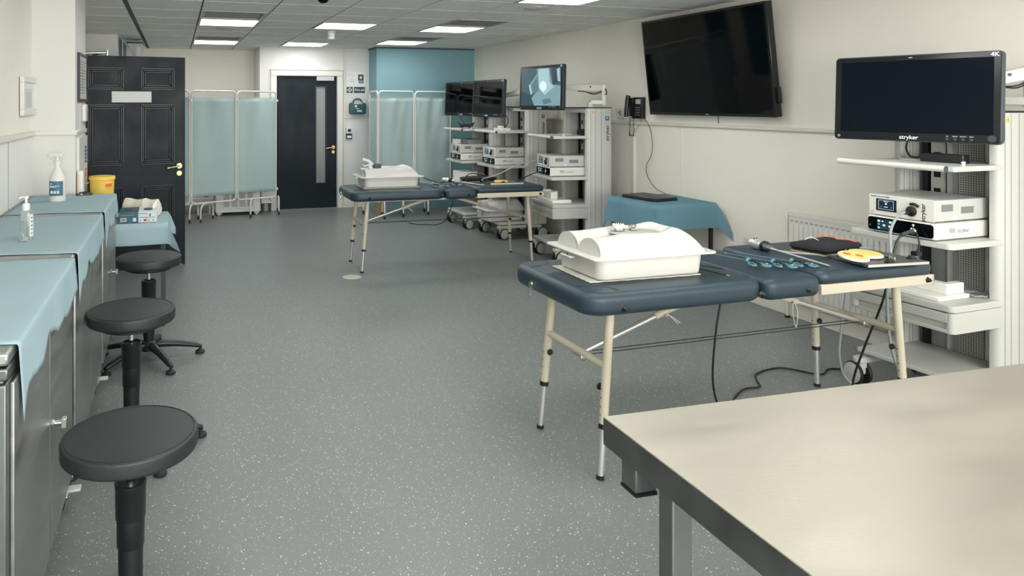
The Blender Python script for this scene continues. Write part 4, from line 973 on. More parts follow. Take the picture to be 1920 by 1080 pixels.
def make_light_source(label, loc, rz, group, plug=True):
    t = thing('light_source', label, 'medical device', loc, rz, group)      # front faces -x, origin = front bottom centre
    w, d, h = 0.165, 0.40, 0.112
    MB().box(0, d, -w, w, 0.006, h).build('housing', M_pale, t, bevel=0.005)
    MB().box(-0.004, 0.0, -w, w, 0.004, h).build('front_panel', M_white, t, bevel=0.002)
    s = MB().box(-0.006, -0.004, 0.02, 0.125, 0.028, 0.090).build('display_frame', M_black, t)
    s2_ = MB().box(-0.0075, -0.006, 0.032, 0.112, 0.036, 0.084).build('display', M_scr, t)
    k = MB().tube([(-0.008, 0.033, 0.037), (-0.008, 0.111, 0.037), (-0.008, 0.111, 0.083), (-0.008, 0.033, 0.083)], 0.0008, 6, smooth=False, closed=True)
    k.box(-0.0085, -0.0075, 0.068, 0.076, 0.062, 0.070).box(-0.0085, -0.0075, 0.062, 0.082, 0.048, 0.051).box(-0.0085, -0.0075, 0.044, 0.046, 0.048, 0.051).box(-0.0085, -0.0075, 0.096, 0.098, 0.048, 0.051).box(-0.0085, -0.0075, 0.06, 0.084, 0.076, 0.0785)
    k.build('display_graphic', M_led, t)
    MB().lathe([(0.026, 0), (0.026, -0.006), (0.020, -0.012), (0.012, -0.014)], (-0.004, -0.055, 0.046), 26, 'X').build('light_port', M_black, t)
    MB().slab(0, 0, 0.002, 0.002, 0.001, 0, 0.001, 0.0002, 0.0002); 
    q = MB().tube([(-0.008, -0.052, 0.082), (-0.010, -0.072, 0.084), (-0.010, -0.092, 0.074)], 0.0075, 10); q.build('lever', M_blackpl, t)
    MB().cyl((-0.004, 0.145, 0.02), (-0.007, 0.145, 0.02), 0.008).build('power_button', M_pale, t)
    text('lettering', 'stryker', 0.031, M_ink, t, (-0.0048, -0.112, 0.046), (R(90), R(-90), R(-90)), bold=0.0002)
    text('lettering', 'PRECISION  LED LIGHT SOURCE', 0.007, M_ink, t, (-0.0048, 0.155, 0.101), FACE_NX, align='LEFT')
    for (x0, x1, z0, z1) in ((0.045, 0.13, 0.055, 0.090), (0.19, 0.285, 0.040, 0.074)):
        v = MB().box(x0, x1, -w - 0.0003, -w, z0, z1)
        for kk in range(7): v.box(x0, x1, -w - 0.0008, -w - 0.0003, z0 + (z1 - z0) * kk / 7, z0 + (z1 - z0) * (kk + 0.6) / 7)
        v.build('vent', M_grey, t)
    MB().box(0.135, 0.158, -w - 0.0008, -w, 0.010, 0.030).build('side_label', M_frost, t)
    b = MB()
    for x in (0.03, d - 0.03):
        for y in (-w + 0.03, w - 0.03): b.cyl((x, y, 0), (x, y, 0.007), 0.012, n=14)
    b.build('foot', M_rubber, t)
    return t
def make_camera_unit(label, loc, rz, group):
    t = thing('camera_control_unit', label, 'medical device', loc, rz, group)
    w, d, h = 0.172, 0.40, 0.088
    MB().slab(d / 2, 0, d / 2, w, 0.012, 0.005, h, 0.008, 0.008).build('housing', M_white, t)
    b = MB(); rr = 0.014; pts_ = []
    for q, (sy, sz) in enumerate(((1, 1), (-1, 1), (-1, -1), (1, -1))):
        for k in range(6):
            a = PI / 2 * q + PI / 2 * k / 5; pts_.append((-0.003, sy * (w - 0.008 - rr) + rr * math.cos(a), 0.0465 + sz * (0.034 - rr) + rr * math.sin(a)))
    b.prism(pts_, (0.004, 0, 0)); b.build('front_glass', M_glassdk, t)
    MB().box(-0.0036, -0.003, 0.03, 0.115, 0.018, 0.072).build('touch_display', M_scrblue, t)
    b = MB()
    for (y, z, s) in ((0.105, 0.062, 0.006), (0.086, 0.062, 0.004), (0.045, 0.062, 0.006), (0.105, 0.045, 0.003), (0.105, 0.027, 0.005), (0.078, 0.042, 0.006), (0.048, 0.040, 0.006)): b.box(-0.0046, -0.0036, y - s, y + s, z - s * 0.8, z + s * 0.8)
    b.build('display_icon', M_led, t)
    b = MB().box(-0.0042, -0.003, -0.072, -0.068, 0.058, 0.073).box(-0.0042, -0.003, -0.077, -0.063, 0.066, 0.069); b.build('logo_cross', M_frost, t)
    MB().lathe([(0.017, 0), (0.017, -0.004), (0.012, -0.008)], (-0.003, -0.07, 0.036), 22, 'X').build('camera_port', M_chrome, t)
    MB().cyl((-0.003, 0.152, 0.035), (-0.005, 0.152, 0.035), 0.006).build('power_button', M_dkgrey, t)
    text('lettering', 'stryker', 0.030, M_cartgrey, t, (0.205, -w - 0.0008, 0.045), FACE_NY, bold=0.0002)
    v = MB()
    for kk in range(6): v.box(0.10, 0.145, -w - 0.0006, -w, 0.038 + kk * 0.004, 0.0402 + kk * 0.004)
    v.build('vent', M_grey, t)
    b = MB()
    for x in (0.03, d - 0.03):
        for y in (-w + 0.03, w - 0.03): b.cyl((x, y, 0), (x, y, 0.006), 0.012, n=14)
    b.build('foot', M_rubber, t)
    return t
def make_monitor(label, center, rz, tilt, power=None, w=0.765, h=0.462):
    # local: screen normal = -x, y to the far side
    t = thing('medical_monitor', label, 'monitor', center, rz, 'medical monitors'); t.rotation_euler = (0, tilt, rz)
    hw, hh = w / 2, h / 2
    b = MB(); b.M = Matrix(((0, 0, -1, 0), (1, 0, 0, 0), (0, 1, 0, 0), (0, 0, 0, 1)))     # slab x->y, y->z, z->-x
    b.slab(0, 0, hw, hh, 0.022, -0.040, 0.0, 0.006, 0.012, taper=0.0); b.build('housing', M_housing, t)
    b = MB(); b.M = Matrix(((0, 0, -1, 0), (1, 0, 0, 0), (0, 1, 0, 0), (0, 0, 0, 1))); b.slab(0, 0, hw - 0.006, hh - 0.006, 0.018, -0.002, 0.002, 0.001, 0.001); b.build('bezel', M_bezel, t)
    z0, z1 = -hh + 0.045, hh - 0.030; y1 = hw - 0.035
    scr = MB().box(-0.0032, -0.001, -y1, y1, z0, z1)
    if power is None: scr.build('screen', M_glassdk, t)
    elif power == 'dim': scr.build('screen', M_stby, t)
    else:
        so = scr.build('screen', M_img[0], t)
        A = lambda u, v: (-0.0036, y1 - 2 * y1 * u, z1 - (z1 - z0) * v)
        for mi, poly in enumerate(POLYS):
            MB().poly([(-0.0036 - 0.0002 * mi, A(u, v)[1], A(u, v)[2]) for u, v in poly[1]]).build('picture', M_img[poly[0]], so)
    text('lettering', 'stryker', 0.030, M_frost, t, (-0.0030, 0.01, -hh + 0.022), FACE_NX, bold=0.0003)
    text('lettering', '4K', 0.030, M_frost, t, (-0.0030, -hw + 0.032, hh - 0.019), FACE_NX, bold=0.0006)
    for k in range(4):
        y = -hw * 0.42 - k * 0.034
        MB().cyl((-0.002, y, -hh + 0.020), (-0.0045, y, -hh + 0.020), 0.0075, n=18).build('button', M_dkgrey, t)
        text('button_print', ('ON', 'BRIGHT', 'SPECIALTY', 'INPUT')[k], 0.006, M_frost, t, (-0.0030, y, -hh + 0.034), FACE_NX)
    MB().cyl((-0.002, -hw + 0.038, -hh + 0.028), (-0.006, -hw + 0.038, -hh + 0.028), 0.017, n=24).build('power_dial', M_dkgrey, t)
    MB().cyl((-0.002, hw - 0.028, -hh + 0.020), (-0.0045, hw - 0.028, -hh + 0.020), 0.008, n=18).build('sensor', M_grey, t)
    MB().box(-0.0034, -0.002, 0.0, 0.018, hh - 0.018, hh - 0.015).build('status_light', M_frost, t)
    MB().slab(0.06, 0, 0.022, 0.06, 0.01, -0.06, 0.06, 0.005, 0.005).build('mount_plate', M_white, t)
    return t
M_stby = mat('standby_glass', (8, 16, 24), 0.12, emit=0.0, spec=0.12)
M_img = [mat('picture_a', (62, 86, 98), 0.25, emit=0.22), mat('picture_b', (112, 144, 152), 0.25, emit=0.30), mat('picture_c', (146, 178, 184), 0.25, emit=0.34), mat('picture_d', (46, 68, 82), 0.25, emit=0.12), mat('picture_e', (88, 114, 124), 0.25, emit=0.22), mat('picture_f', (186, 212, 214), 0.25, emit=0.45)]
POLYS = [(1, [(0.40, 0.0), (0.72, 0.0), (0.80, 0.45), (1.0, 0.48), (1.0, 1.0), (0.34, 1.0), (0.28, 0.80), (0.46, 0.55)]),
         (2, [(0.45, 0.02), (0.70, 0.02), (0.74, 0.40), (0.85, 0.50), (0.62, 0.72), (0.46, 0.50)]),
         (3, [(0.78, 0.0), (0.94, 0.0), (0.98, 0.40), (0.82, 0.46)]),
         (2, [(0.90, 0.05), (0.97, 0.02), (0.99, 0.38), (0.93, 0.36)]),
         (4, [(0.22, 0.42), (0.42, 0.15), (0.46, 0.62), (0.28, 0.68)]),
         (1, [(0.24, 0.40), (0.41, 0.14), (0.44, 0.17), (0.27, 0.44)]),
         (2, [(0.20, 0.44), (0.25, 0.42), (0.30, 0.68), (0.26, 0.70)]),
         (4, [(0.56, 0.84), (0.74, 0.80), (0.80, 0.90), (0.60, 0.97)]),
         (5, [(0.50, 0.40), (0.58, 0.33), (0.66, 0.42), (0.66, 0.56), (0.56, 0.64), (0.49, 0.52)]),
         (3, [(0.0, 0.60), (0.24, 0.70), (0.36, 1.0), (0.0, 1.0)])]

def monitor_arm(label, hub, pivot, end, mid_low=None):
    t = thing('monitor_arm', label, 'monitor arm', hub, 0, 'monitor arms on the carts')
    P = Vector(pivot) - Vector(hub); E = Vector(end) - Vector(hub)
    MB().lathe([(0.036, 0), (0.036, 0.018), (0.028, 0.022), (0.028, 0.05)], n=26).build('hub', M_white, t)
    def link(a, b_, w, h0, h1, name):
        a = Vector(a); b_ = Vector(b_); d = b_ - a; side = Vector((-d.y, d.x, 0)).normalized() * w
        m = MB(); rg = []
        for f, hh in ((0, h0), (0.1, h0), (0.5, (h0 + h1) / 2 * 1.05), (0.9, h1), (1, h1)):
            c = a + d * f; rg.append([c + side + Vector((0, 0, hh)), c - side + Vector((0, 0, hh)), c - side - Vector((0, 0, hh)), c + side - Vector((0, 0, hh))])
        m.rings(rg); return m.build(name, M_white, t, bevel=0.008)
    link((0, 0, 0.05), (P.x, P.y, 0.05), 0.026, 0.022, 0.022, 'lower_link')
    MB().cyl((P.x, P.y, 0.02), (P.x, P.y, P.z + 0.035), 0.030).build('pivot', M_white, t)
    up = link((P.x, P.y, P.z), tuple(E), 0.028, 0.034, 0.024, 'upper_link')
    d = (E - P); c = P + d * 0.22; side = Vector((-d.y, d.x, 0)).normalized()
    if side.y > 0: side = -side
    MB().cyl(c + side * 0.028 + Vector((0, 0, 0.012)), c + side * 0.031 + Vector((0, 0, 0.012)), 0.009).build('screw_cover', M_dkgrey, up)
    b = MB(); 
    for o_ in (0, 0.012): b.tube([P + Vector((0, -0.03, -0.01 - o_)), P + d * 0.15 + side * 0.034 + Vector((0, 0, -0.050 - o_)), P + d * 0.32 + side * 0.030 + Vector((0, 0, -0.038)), P + d * 0.45 + side * 0.03 + Vector((0, 0, -0.034))], 0.004, 8)
    b.tube([P + Vector((0, -0.032, 0.0)), P + Vector((0.01, -0.04, -0.05)), P + Vector((-0.02, -0.05, -0.06))], 0.005, 8)
    b.build('cable', M_blackpl, t)
    return t

# --- cart near right
BL = (3.596, 2.814, 0.0); BR = R(3.5)
ct = make_cart('white endoscopy cart at the right wall beside the radiator', BL, BR, 0.53, 0.34, 1.242, 0.868, 0.565, (R(-84), R(-8), R(-60), R(-70)), lowshelf=0.20, base_front=0.05)
make_camera_unit('camera control unit with black touch front on the near right cart', local_to(BL, BR, (-0.015, -0.02, 0.8685)), BR, 'camera control units')
make_light_source('light source with a small screen on top of the near right camera unit', local_to(BL, BR, (-0.005, -0.02, 0.957)), BR, 'light sources')
make_monitor('large black medical monitor facing the room at the right edge', (3.752, 2.86, 1.579), math.atan2(0.196, 0.72), R(2.5), 'dim')
monitor_arm('white monitor arm on the near right cart', (4.13, 2.83, 1.512), (4.22, 2.60, 1.71), (3.82, 2.85, 1.60))
# power adapter and foam on the near cart
t = thing('power_adapter', 'long black power adapter on the top shelf of the near right cart', 'adapter', local_to(BL, BR, (0.26, -0.06, 1.2425)), BR + R(5))
MB().slab(0, 0, 0.03, 0.10, 0.006, 0, 0.045, 0.004, 0.004).build('housing', M_blackpl, t)
MB().tube([(0.0, 0.11, 0.02), (0.0, 0.16, 0.02), (0.03, 0.20, 0.06), (0.05, 0.20, 0.12)], 0.005, 8).build('cable', M_blackpl, t)
cable('black cable slanting behind the top shelf of the near right cart', [(4.10, 2.74, 1.21), (4.11, 2.70, 1.15), (4.12, 2.66, 1.08)], 0.007, M_blackpl, 'rear_cable')
t = thing('foam_block', 'white foam tray with cut outs on the drawer of the near right cart', 'foam', local_to(BL, BR, (0.14, -0.02, 0.5655)), BR)
MB().box(-0.11, 0.12, -0.16, 0.20, 0, 0.022).box(-0.02, 0.03, -0.14, 0.10, 0.022, 0.075).box(0.03, 0.11, -0.14, -0.10, 0.022, 0.075).box(0.03, 0.11, 0.02, 0.06, 0.022, 0.075).box(0.03, 0.11, -0.10, 0.02, 0.022, 0.045).build('block', M_foam, t, bevel=0.004)
o = MB().tube([(0.05 * math.cos(a), 0.05 * math.sin(a), 0.005 + 0.003 * (k % 3)) for k, a in enumerate([2 * PI * q / 20 for q in range(20)])], 0.005, 8, closed=True, sub=2).build('coiled_tube', M_greycable, None, loc=local_to(BL, BR, (0.33, -0.16, 0.566))); tag(o, 'small coil of grey tube beside the foam on the near cart drawer', 'tube')
HOSE = [(3.575, 3.06, 0.68), (3.535, 3.05, 0.55), (3.49, 3.05, 0.30), (3.48, 3.05, 0.17), (3.50, 3.03, 0.06), (3.56, 2.98, 0.010), (3.62, 2.9, 0.008)]
# cables from devices
lp = local_to(BL, BR, (-0.02, -0.075, 1.003)); cp = local_to(BL, BR, (-0.015, -0.09, 0.9045))
t = thing('light_cable', 'thick grey light cable running from the light source to the near table', 'cable', (0, 0, 0))
MB().tube([lp, (lp[0] - 0.035, lp[1] - 0.0, lp[2] - 0.005)], 0.0105).build('plug', M_blackpl, t)
MB().tube([(lp[0] - 0.03, lp[1], lp[2]), (lp[0] - 0.075, lp[1] + 0.01, lp[2] - 0.03), (lp[0] - 0.11, lp[1] + 0.015, lp[2] - 0.10), (3.43, 2.72, 0.80), (3.425, 2.735, 0.60), (3.43, 2.72, 0.35), (3.46, 2.66, 0.12), (3.44, 2.60, 0.02), (3.38, 2.55, 0.012)], 0.0068, 10, sub=8).build('cable', M_greycable, t)
t = thing('camera_cable', 'black camera cable plugged into the near right camera unit', 'cable', (0, 0, 0))
MB().tube([cp, (cp[0] - 0.03, cp[1] + 0.004, cp[2] - 0.004), (cp[0] - 0.07, cp[1] + 0.01, cp[2] - 0.018)], 0.0095).build('plug', M_dkgrey, t)
MB().tube([(cp[0] - 0.065, cp[1] + 0.01, cp[2] - 0.015), (cp[0] - 0.09, cp[1] + 0.02, cp[2] - 0.06), (3.455, 2.75, 0.70), (3.44, 2.77, 0.55), (3.42, 2.85, 0.30), (3.40, 2.90, 0.10), (3.43, 2.90, 0.01), (3.55, 2.98, 0.006)], 0.0055, 10, sub=8).build('cable', M_blackpl, t)
MB().tube([(cp[0] - 0.01, cp[1] - 0.02, cp[2]), (cp[0] - 0.01, cp[1] - 0.035, cp[2] - 0.05), (cp[0] - 0.015, cp[1] - 0.03, cp[2] - 0.10)], 0.004).box(cp[0] - 0.04, cp[0] - 0.005, cp[1] - 0.045, cp[1] - 0.015, cp[2] - 0.115, cp[2] - 0.095).build('strap_end', M_blackpl, t)
cable('pale grey hose hanging from the table end to the floor by the cart', HOSE, 0.0065, M_greycable, 'hose')
cable('black cable looping over the floor under the near massage table', [(2.42, 2.72, 0.69), (2.39, 2.73, 0.5), (2.40, 2.76, 0.25), (2.54, 2.86, 0.05), (2.74, 3.03, 0.008), (2.94, 3.16, 0.006), (3.06, 3.17, 0.006), (3.12, 3.25, 0.006), (3.20, 3.33, 0.006), (3.40, 3.36, 0.006), (3.53, 3.22, 0.006), (3.66, 3.27, 0.006), (3.80, 3.20, 0.006)], 0.0048, M_blackpl, 'floor_cable')
cable('pale grey cable lying on the near massage table past the pouch', [(2.905, 2.97, 0.812), (2.95, 2.90, 0.802), (3.04, 2.815, 0.801), (3.13, 2.765, 0.801), (3.22, 2.775, 0.805), (3.30, 2.83, 0.812), (3.38, 2.87, 0.806), (3.46, 2.86, 0.796)], 0.0055, M_greycable, 'table_cable')

# --- three carts at the back
CA = [('white endoscopy cart of the back row nearest the blue draped table', (3.505, 6.39, 0), R(-6), 0.56, 0.345),
      ('white endoscopy cart in the middle of the back row of three', (3.505, 7.68, 0), R(0), 0.57, 0.36),
      ('white endoscopy cart farthest back beside the teal wall', (3.40, 8.44, 0), R(0), 0.58, 0.36)]
for k, (lb, loc, rz, wd, sd) in enumerate(CA):
    make_cart(lb, loc, rz, wd, sd, 1.235, 0.84, 0.575, (R(-75), R(-70), R(-90), R(-85)), drawer=(k != 1), lowshelf=0.19)
    nmn = ('nearest the blue draped table', 'in the middle of the back row', 'beside the teal wall')[k]
    if k == 1:
        MB().slab(0.25, 0, 0.25, wd / 2, 0.03, 0.55, 0.575, 0.004, 0.004).build('shelf', M_cart, [o for o in bpy.data.objects if o.get('label') == lb][0])
    make_camera_unit('camera control unit on the cart ' + nmn, local_to(loc, rz, (0.0, -0.04, 0.8405)), rz, 'camera control units')
    make_light_source('light source stacked on the cart ' + nmn, local_to(loc, rz, (0.01, -0.04, 0.929)), rz, 'light sources')
make_monitor('medical monitor showing a bright image on the cart by the blue table', (3.63, 6.64, 1.713), R(6), R(1.5), 'on')
make_monitor('dark medical monitor in front of the other dark one in the back row', (3.70, 8.10, 1.612), R(5), R(3))
make_monitor('dark medical monitor farthest back, overlapped by its neighbour', (3.73, 8.99, 1.614), R(15), R(3))
monitor_arm('white monitor arm bending behind the monitor with the bright image', (3.98, 6.27, 1.512), (4.10, 6.22, 1.70), (3.72, 6.62, 1.72))
monitor_arm('white monitor arm rising behind the middle dark monitor', (4.02, 7.60, 1.512), (4.12, 7.45, 1.74), (3.79, 8.08, 1.62))
monitor_arm('white monitor arm of the cart farthest back', (3.90, 8.44, 1.512), (4.15, 8.60, 1.66), (3.81, 8.97, 1.62))
# things on the back carts
C0, C1, C2 = CA[0][1], CA[1][1], CA[2][1]
o = MB().slab(0, 0, 0.09, 0.17, 0.01, 0, 0.06, 0.004, 0.003).build('grey_case', M_grey, None, loc=local_to(C2, 0, (0.20, -0.02, 1.0415))); tag(o, 'flat grey case on top of the light source farthest back', 'case')
o = MB().box(-0.04, 0.04, -0.05, 0.05, 0, 0.055).build('small_white_box', M_white, None, loc=local_to(C2, 0, (0.06, 0.07, 1.0415)), bevel=0.003); tag(o, 'small white box on the light source farthest back', 'box')
t = thing('white_carton', 'white carton on the lower shelf of the cart beside the teal wall', 'box', local_to(C2, 0, (0.12, -0.03, 0.5755)))
MB().box(-0.09, 0.12, -0.15, 0.15, 0, 0.12).build('carton', M_foam, t, bevel=0.004)
MB().box(-0.05, -0.01, -0.151, -0.15, 0.02, 0.05).build('label', M_grey, t)
t = thing('foam_block', 'white foam tray on the drawer of the cart by the blue table', 'foam', local_to(C0, R(-6), (0.14, 0.0, 0.5755)), R(-6))
MB().box(-0.10, 0.10, -0.17, 0.20, 0, 0.03).box(-0.08, -0.01, -0.09, 0.02, 0.03, 0.10).box(0.0, 0.06, 0.06, 0.14, 0.03, 0.09).box(-0.08, 0.02, 0.12, 0.18, 0.03, 0.10).build('block', M_foam, t, bevel=0.004)
tr3 = copy_tree(tr); tr3.location = (3.66, 7.665, 0.1915); tr3.rotation_euler = (0, 0, R(2)); tr3.scale = (0.85, 1.0, 1.3); tr3['label'] = 'white torso trainer stored on the base shelf of the middle back cart'
t = thing('cable_coil', 'loose black cable coil on the top shelf of the cart farthest back', 'cable', local_to(C2, 0, (0.16, 0.0, 1.2355)))
b = MB()
for q in range(4): b.tube([((0.10 + 0.02 * q) * math.cos(a) * 0.6, (0.10 + 0.012 * q) * math.sin(a), 0.008 + 0.012 * q + 0.03 * max(0, math.sin(a * 2 + q))) for a in [2 * PI * k / 14 for k in range(14)]], 0.005, 8, closed=True, sub=3)
b.build('coil', M_blackpl, t)
MB().tube([(0.0, 0.02, 0.03), (-0.04, 0.07, 0.12), (-0.03, 0.20, 0.20), (0.06, 0.35, 0.17)], 0.005, 8).build('lead', M_blackpl, t)
t = thing('white_adapter', 'white socket adapter with plugs on the top shelf of the middle back cart', 'adapter', local_to(C1, 0, (0.16, -0.08, 1.2355)))
MB().box(-0.07, 0.05, -0.10, 0.10, 0, 0.03).box(-0.05, -0.01, -0.05, 0.04, 0.03, 0.055).build('block', M_white, t, bevel=0.004)
MB().tube([(0.0, -0.05, 0.03), (0.02, -0.10, 0.10), (0.02, -0.04, 0.18), (0.05, 0.10, 0.20)], 0.006, 8).build('lead', M_blackpl, t)
o = MB().slab(0, 0, 0.06, 0.09, 0.02, 0, 0.06, 0.02, 0.01).build('black_pouch', M_blackmatt, None, loc=local_to(C0, R(-6), (0.42, -0.12, 1.2355))); tag(o, 'small black bundle on the top shelf of the cart by the blue table', 'pouch')
# cables on the far table
cable('grey light cable sweeping from the back cart down to the far massage table', [local_to(C0, R(-6), (-0.03, 0.10, 0.975)), (3.33, 6.55, 0.93), (3.10, 6.62, 0.82), (2.85, 6.66, 0.77), (2.55, 6.62, 0.7585), (2.32, 6.74, 0.7585)], 0.006, M_greycable, 'light_cable')
cable('black cable from the back camera unit to the far massage table', [local_to(C0, R(-6), (-0.01, -0.08, 0.885)), (3.42, 6.42, 0.85), (3.33, 6.55, 0.775), (3.22, 6.62, 0.765)], 0.006, M_blackpl, 'camera_cable')
cable('black cable arching over the black pouch on the far table', [(2.72, 6.62, 0.765), (2.80, 6.68, 0.80), (2.88, 6.70, 0.84), (3.00, 6.70, 0.825), (3.12, 6.70, 0.80)], 0.0045, M_blackpl, 'arched_cable')
cable('black cable standing up between the graspers on the far table', [(2.27, 6.55, 0.76), (2.28, 6.56, 0.85), (2.36, 6.58, 0.81), (2.48, 6.58, 0.775), (2.6, 6.6, 0.77)], 0.0045, M_blackpl, 'upright_cable')
cable('black cable dropping to the floor beyond the far massage table', [(3.39, 8.30, 0.555), (3.34, 8.32, 0.35), (3.28, 8.40, 0.10), (3.20, 8.52, 0.012), (3.08, 8.60, 0.006), (2.98, 8.62, 0.006), (2.90, 8.75, 0.006)], 0.005, M_blackpl, 'hanging_cable')

# ================================================================== RIGHT WALL THINGS
t = thing('wall_television', 'large wall mounted television tilted down on the right wall', 'television', (4.20, 4.965, 1.875)); t.rotation_euler = (0, R(-6.5), 0)
hw, hh = 0.724, 0.43
MB().box(0.0, 0.055, -hw, hw, -hh, hh).build('housing', M_bezel, t, bevel=0.004)
MB().frame('YZ', -0.004, 0.0, -hw, hw, -hh, hh, 0.018, 0.024, 0.018).build('bezel', M_bezel, t)
MB().box(-0.002, 0.0, -hw + 0.018, hw - 0.018, -hh + 0.024, hh - 0.018).build('screen', M_glassdk, t)
text('lettering', 'NEC', 0.016, M_pale, t, (-0.0046, -0.02, -hh + 0.012), FACE_NX)
MB().box(0.02, 0.05, -hw - 0.015, -hw, -hh + 0.10, -hh + 0.22).build('side_box', M_blackpl, t)
MB().box(0.055, 0.10, -0.25, 0.25, -0.2, 0.2).build('bracket', M_blackpl, t)
MB().tube([(0.04, -0.09, -hh), (0.045, -0.085, -hh - 0.04), (0.05, -0.075, -hh - 0.07)], 0.003, 6).build('cable_tail', M_blackpl, t)
t = thing('wall_phone', 'black desk phone mounted on the wall beside the television', 'phone', (4.33, 5.955, 1.405))
b = MB().prism([(0, -0.085, 0), (-0.05, -0.085, 0), (-0.035, -0.085, 0.205), (0, -0.085, 0.205)], (0, 0.15, 0)); b.build('body', M_blackpl, t, bevel=0.004)
MB().tube([(-0.085, 0.092, 0.015), (-0.088, 0.094, 0.05), (-0.082, 0.094, 0.12), (-0.075, 0.092, 0.19), (-0.066, 0.09, 0.222)], 0.021, 12).build('handset', M_blackpl, t)
MB().box(-0.052, -0.035, 0.068, 0.10, 0.02, 0.20).build('cradle', M_blackpl, t)
MB().box(-0.045, -0.036, -0.06, 0.01, 0.14, 0.185).build('display', M_pale, t)
b = MB()
for i in range(4):
    for j in range(3): b.box(-0.052, -0.040, -0.055 + j * 0.024, -0.043 + j * 0.024, 0.03 + i * 0.024, 0.038 + i * 0.024)
b.build('key', M_grey, t)
b = MB(); pts_ = []
for k in range(70):
    a = k * 1.5; u = k / 69; cy, cz = 0.09 + 0.02 * math.sin(u * PI) * (1 if u < 0.5 else -1) * 1.2 + 0.0, 0.01 - 0.18 * math.sin(u * PI)
    cy += 0.025 * math.cos(u * PI); pts_.append((-0.03 + 0.006 * math.cos(a), cy + 0.006 * math.sin(a), cz))
b.tube(pts_, 0.0028, 6, sub=3); b.build('coiled_cord', M_blackpl, t)
MB().tube([(-0.02, -0.05, 0.0), (-0.015, -0.01, -0.05), (-0.015, 0.06, -0.13)], 0.002, 6).build('line_cord', M_dkgrey, t)
cable('thin black cable running down the wall from the phone to the laptop', [(4.31, 5.86, 1.405), (4.305, 5.78, 1.33), (4.305, 5.74, 1.20), (4.305, 5.75, 1.07), (4.305, 5.83, 0.95), (4.305, 5.80, 0.85), (4.25, 5.62, 0.77), (4.18, 5.40, 0.748), (4.06, 5.30, 0.747)], 0.0028, M_blackpl, 'phone_cable')
t = thing('thermostat', 'small white wall thermostat left of the phone', 'thermostat', (4.33, 6.23, 1.45))
MB().box(-0.028, 0, -0.065, 0.065, -0.05, 0.05).build('housing', M_white, t, bevel=0.006)
MB().cyl((-0.028, -0.035, 0.005), (-0.036, -0.035, 0.005), 0.018).build('dial', M_white, t)
MB().box(-0.0288, -0.028, 0.0, 0.02, -0.02, 0.03).box(-0.0288, -0.028, 0.03, 0.045, 0.0, 0.02).build('print', M_grey, t)
t = thing('wall_socket', 'white double socket low on the wall beside the radiator', 'socket', (4.33, 4.56, 0.45))
MB().box(-0.012, 0, -0.075, 0.075, -0.043, 0.043).build('plate', M_white, t, bevel=0.004)
b = MB()
for y in (-0.035, 0.035): b.box(-0.0126, -0.012, y - 0.003, y + 0.003, 0.002, 0.012).box(-0.0126, -0.012, y - 0.013, y - 0.006, -0.014, -0.010).box(-0.0126, -0.012, y + 0.006, y + 0.013, -0.014, -0.010)
b.build('pin_hole', M_dkgrey, t)
t = thing('radiator', 'white ribbed panel radiator on the right wall behind the near table', 'radiator', (4.275, 3.63, 0))
L_ = 0.50
MB().box(-0.035, -0.03, -L_, L_, 0.15, 0.745).box(-0.035, 0.02, -L_, -L_ + 0.004, 0.15, 0.76).box(-0.035, 0.02, L_ - 0.004, L_, 0.15, 0.76).build('panel', M_white, t)
b = MB()
for k in range(24): y = -L_ + 0.02 + k * 0.0405; b.slab(-0.037, y + 0.014, 0.004, 0.014, 0.003, 0.17, 0.69, 0.003, 0.003, k=2, e=2)
b.build('rib', M_white, t)
MB().box(-0.037, 0.02, -L_, L_, 0.745, 0.765).build('top_cover', M_white, t, bevel=0.002)
b = MB()
for k in range(24): y = -L_ + 0.02 + k * 0.0405; b.box(-0.0365, -0.034, y + 0.003, y + 0.025, 0.71, 0.716)
b.build('slot', M_grey, t)
MB().box(-0.03, 0.052, 0.3, 0.33, 0.3, 0.6).build('bracket', M_white, t)
MB().cyl((-0.01, L_ + 0.03, 0.0), (-0.01, L_ + 0.03, 0.19), 0.011).cyl((-0.01, L_ + 0.03, 0.19), (-0.01, L_, 0.19), 0.011).build('pipe', M_white, t)
MB().cyl((-0.01, L_ + 0.03, 0.0), (-0.01, L_ + 0.03, 0.015), 0.018).build('pipe_collar', M_blackpl, t)

